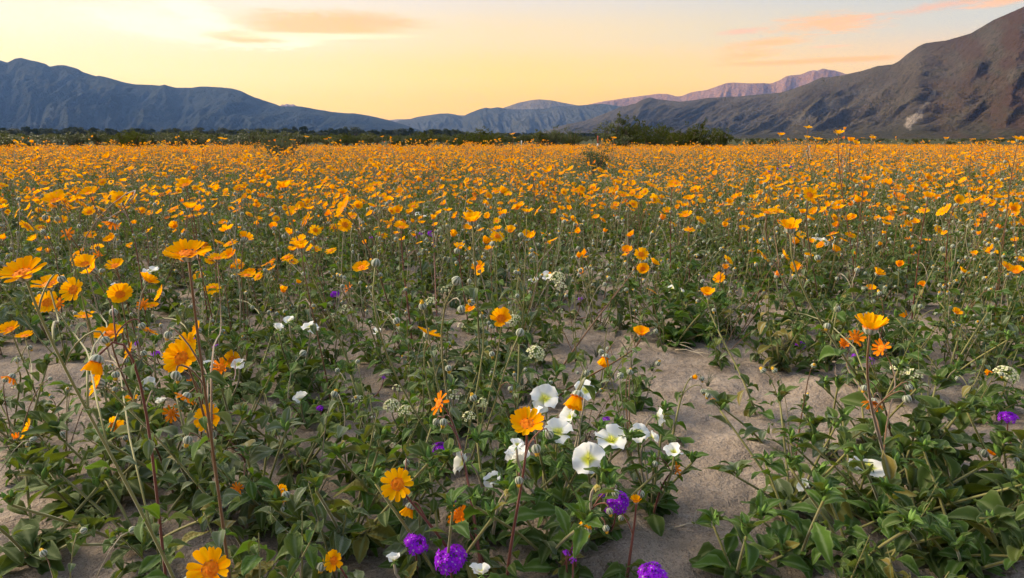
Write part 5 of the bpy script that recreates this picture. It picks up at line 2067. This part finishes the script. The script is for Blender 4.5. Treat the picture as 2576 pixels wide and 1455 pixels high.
for args in (
    ('tall dark creosote bush with a thin leaning top, the highest of its clump', 1592, 303, 42, BUSH[0], .75),
    ('broad creosote bush beside the tallest one with feathery lopsided top', 1535, 322, 43, BUSH[1], 1.0),
    ('rounded dense creosote bush between two taller ones', 1640, 330, 41, BUSH[2], 1.0),
    ('small dark creosote bush wedged against the rounded one', 1560, 345, 40, BUSH[3], 1.3),
    ('narrow creosote bush with bare twigs over rounded neighbour', 1672, 328, 44, BUSH[4], .7),
    ('lopsided creosote bush with a thin spire in the sparse clump', 1745, 315, 43, BUSH[0], .7),
    ('low spreading creosote bush at the spire bush foot', 1725, 335, 42, BUSH[3], 1.2),
    ('dense dome-shaped creosote bush next to the spire', 1775, 332, 42, BUSH[2], .9),
    ('lone small round creosote bush before the brown slope', 1816, 336, 46, BUSH[1], .9),
    ('low creosote bush at the orange field edge behind violet flecks', 1705, 346, 38, BUSH[4], 1.2),
    ('thin see-through creosote bush with umbrella top', 1402, 324, 60, OPENB, .9),
    ('thin see-through creosote bush with narrow twin top', 1440, 326, 62, OPENB, .7),
    ('pointed creosote bush standing out of the low scrub', 1215, 330, 50, BUSH[0], .9),
    ('squat creosote bush joined to the pointed one', 1190, 340, 49, BUSH[2], 1.4),
    ('short creosote bush on the scrub line near the pointed bush', 1160, 343, 52, BUSH[3], 1.5),
    ('small creosote bush sunk into the flower edge', 1240, 346, 46, BUSH[1], 1.3),
    ('wide creosote bush at the flower edge by the grey bush', 640, 338, 44, BUSH[1], 1.5),
    ('dark creosote bush behind the grey one with flower stems before it', 600, 343, 46, BUSH[2], 1.4),
    ('creosote bush breaking the flower edge below the long range', 320, 343, 40, BUSH[3], 1.5),
    ('flat creosote bush amid tall flower stems', 130, 345, 42, BUSH[0], 1.5),
    ('straggly creosote bush under the long range, full of bare twigs', 470, 340, 50, BUSH[4], 1.2),
    ('dull creosote bush at the far end of the flower edge', 30, 346, 44, BUSH[2], 1.6),
):
    bush(*args)
bush('rounded pale grey-green bush in the orange field edge', 700, 349, 24, GREYB, 0.85, None)
bush('dark soft green bush sunk among the orange flowers', 1500, 386, 13, GREENB, 0.9, None)


def mass(name, label, protos_parts, n, d0, d1, s0, s1, seed, xr=(-300, 2900)):
    r = random.Random(seed)
    col = bpy.data.collections.new(name)
    for i, p in enumerate(protos_parts):
        o = bpy.data.objects.new(f'{name}_{i}', flatten(p).mesh(f'{name}_{i}'))
        col.objects.link(o)
    pts, rots, scls, ids = [], [], [], []
    for k in range(n):
        d = math.sqrt(r.uniform(d0 * d0, d1 * d1))
        p = on_far_ground(r.uniform(*xr), d)
        pts.append(tuple(p)); rots.append((0, 0, r.uniform(0, 6.28))); scls.append(r.uniform(s0, s1)); ids.append(r.randrange(len(protos_parts)))
    instancer(name, scatter(name, pts, rots, scls, ids, ''), col, label)


mass('desert_scrub', 'dark green desert scrub spread behind the flowers', BUSH, 2300, 45, 330, .6, 1.35, 3, (-300, 1480))
mass('desert_scrub', 'thin low scrub along the foot of the brown mountain', BUSH, 420, 60, 330, .35, .75, 13, (1480, 2900))
mass('desert_scrub', 'dark green desert scrub spread far down the valley', BUSH, 2200, 330, 800, 1.0, 2.2, 8, (-300, 1750))

TREES = [tree_parts(800 + i, 7.0, 7.0 + i % 3, 'tree_leaf', .34, 60) for i in range(5)]
mass('woodland', 'far dark belt of trees along the foot of the mountains', TREES, 560, 560, 800, .75, 1.25, 4, (-300, 1160))
mass('woodland', 'far dark line of trees closing the valley floor', TREES, 240, 800, 950, .7, 1.1, 5, (1000, 1560))

TR = random.Random(41)
tree_spots = [(x, 335 - abs(TR.gauss(0, 2.5)) + (4 if x > 880 else 0)) for x in range(8, 880, 26)]
for i, (x, yt) in enumerate(tree_spots):
    x += TR.uniform(-8, 8)
    lab = 'far dark round-topped tree rising from the belt below the long blue range'
    ht = {4: 328, 12: 325, 25: 322, 28: 320, 29: 318, 33: 320}.get(i, yt)
    top = ray(x, ht)
    dist = 600 + TR.uniform(-30, 60)
    h = CAM_H + dist * top.z / math.hypot(top.x, top.y)
    e = thing('tree', TREES[i % 5], on_far_ground(x, dist), lab, 'tree', 'trees of the far belt', TR.uniform(0, 6), max(.3, h / 7.0))
big = thing('tree', TREES[1], on_far_ground(893, 560), 'broad dark tree ending the far tree belt, bigger than its neighbours', 'tree', None, 1.0, 1.45)
for x, yt in ((995, 336), (1012, 338), (1031, 337), (1062, 337), (1070, 337), (1090, 338), (1098, 338), (1120, 339)):
    e = thing('palm_tree', palm_parts(int(x), 8.0), on_far_ground(x, 760), 'tiny far palm tree standing alone on the valley floor', 'tree', 'far palms', x * .1, 1.0)
    top = ray(x, yt)
    e.scale = ((CAM_H + 760 * top.z / math.hypot(top.x, top.y)) / 9.5,) * 3


def post(label, x, ytop, dist, red):
    top = ray(x, ytop)
    h = CAM_H + dist * top.z / math.hypot(top.x, top.y)
    w = .028
    def boxg(z0, z1, s, mat):
        v = [(sx * s, sy * s, z) for z in (z0, z1) for sx, sy in ((-1, -1), (1, -1), (1, 1), (-1, 1))]
        return Geo().add(v, [(3, 2, 1, 0), (4, 5, 6, 7), (0, 1, 5, 4), (1, 2, 6, 5), (2, 3, 7, 6), (3, 0, 4, 7)], mat)
    parts = [('shaft', boxg(-.2, h * .6, w, 'post_white' if not red else 'post_red'), Matrix.Identity(4), []),
             ('cap', boxg(h * .6 + .0005, h, w * .92, 'post_red' if red else 'post_white'), Matrix.Identity(4), [])]
    if red:
        parts.append(('band', boxg(h * .42, h * .60, w * 1.06, 'post_white'), Matrix.Identity(4), []))
    thing('marker_post', parts, on_far_ground(x, dist), label, 'post')


post('thin red and white marker post at the flower edge', 1504, 342, 32, True)
post('short white marker stake in the far flower bed', 1312, 354, 34, False)
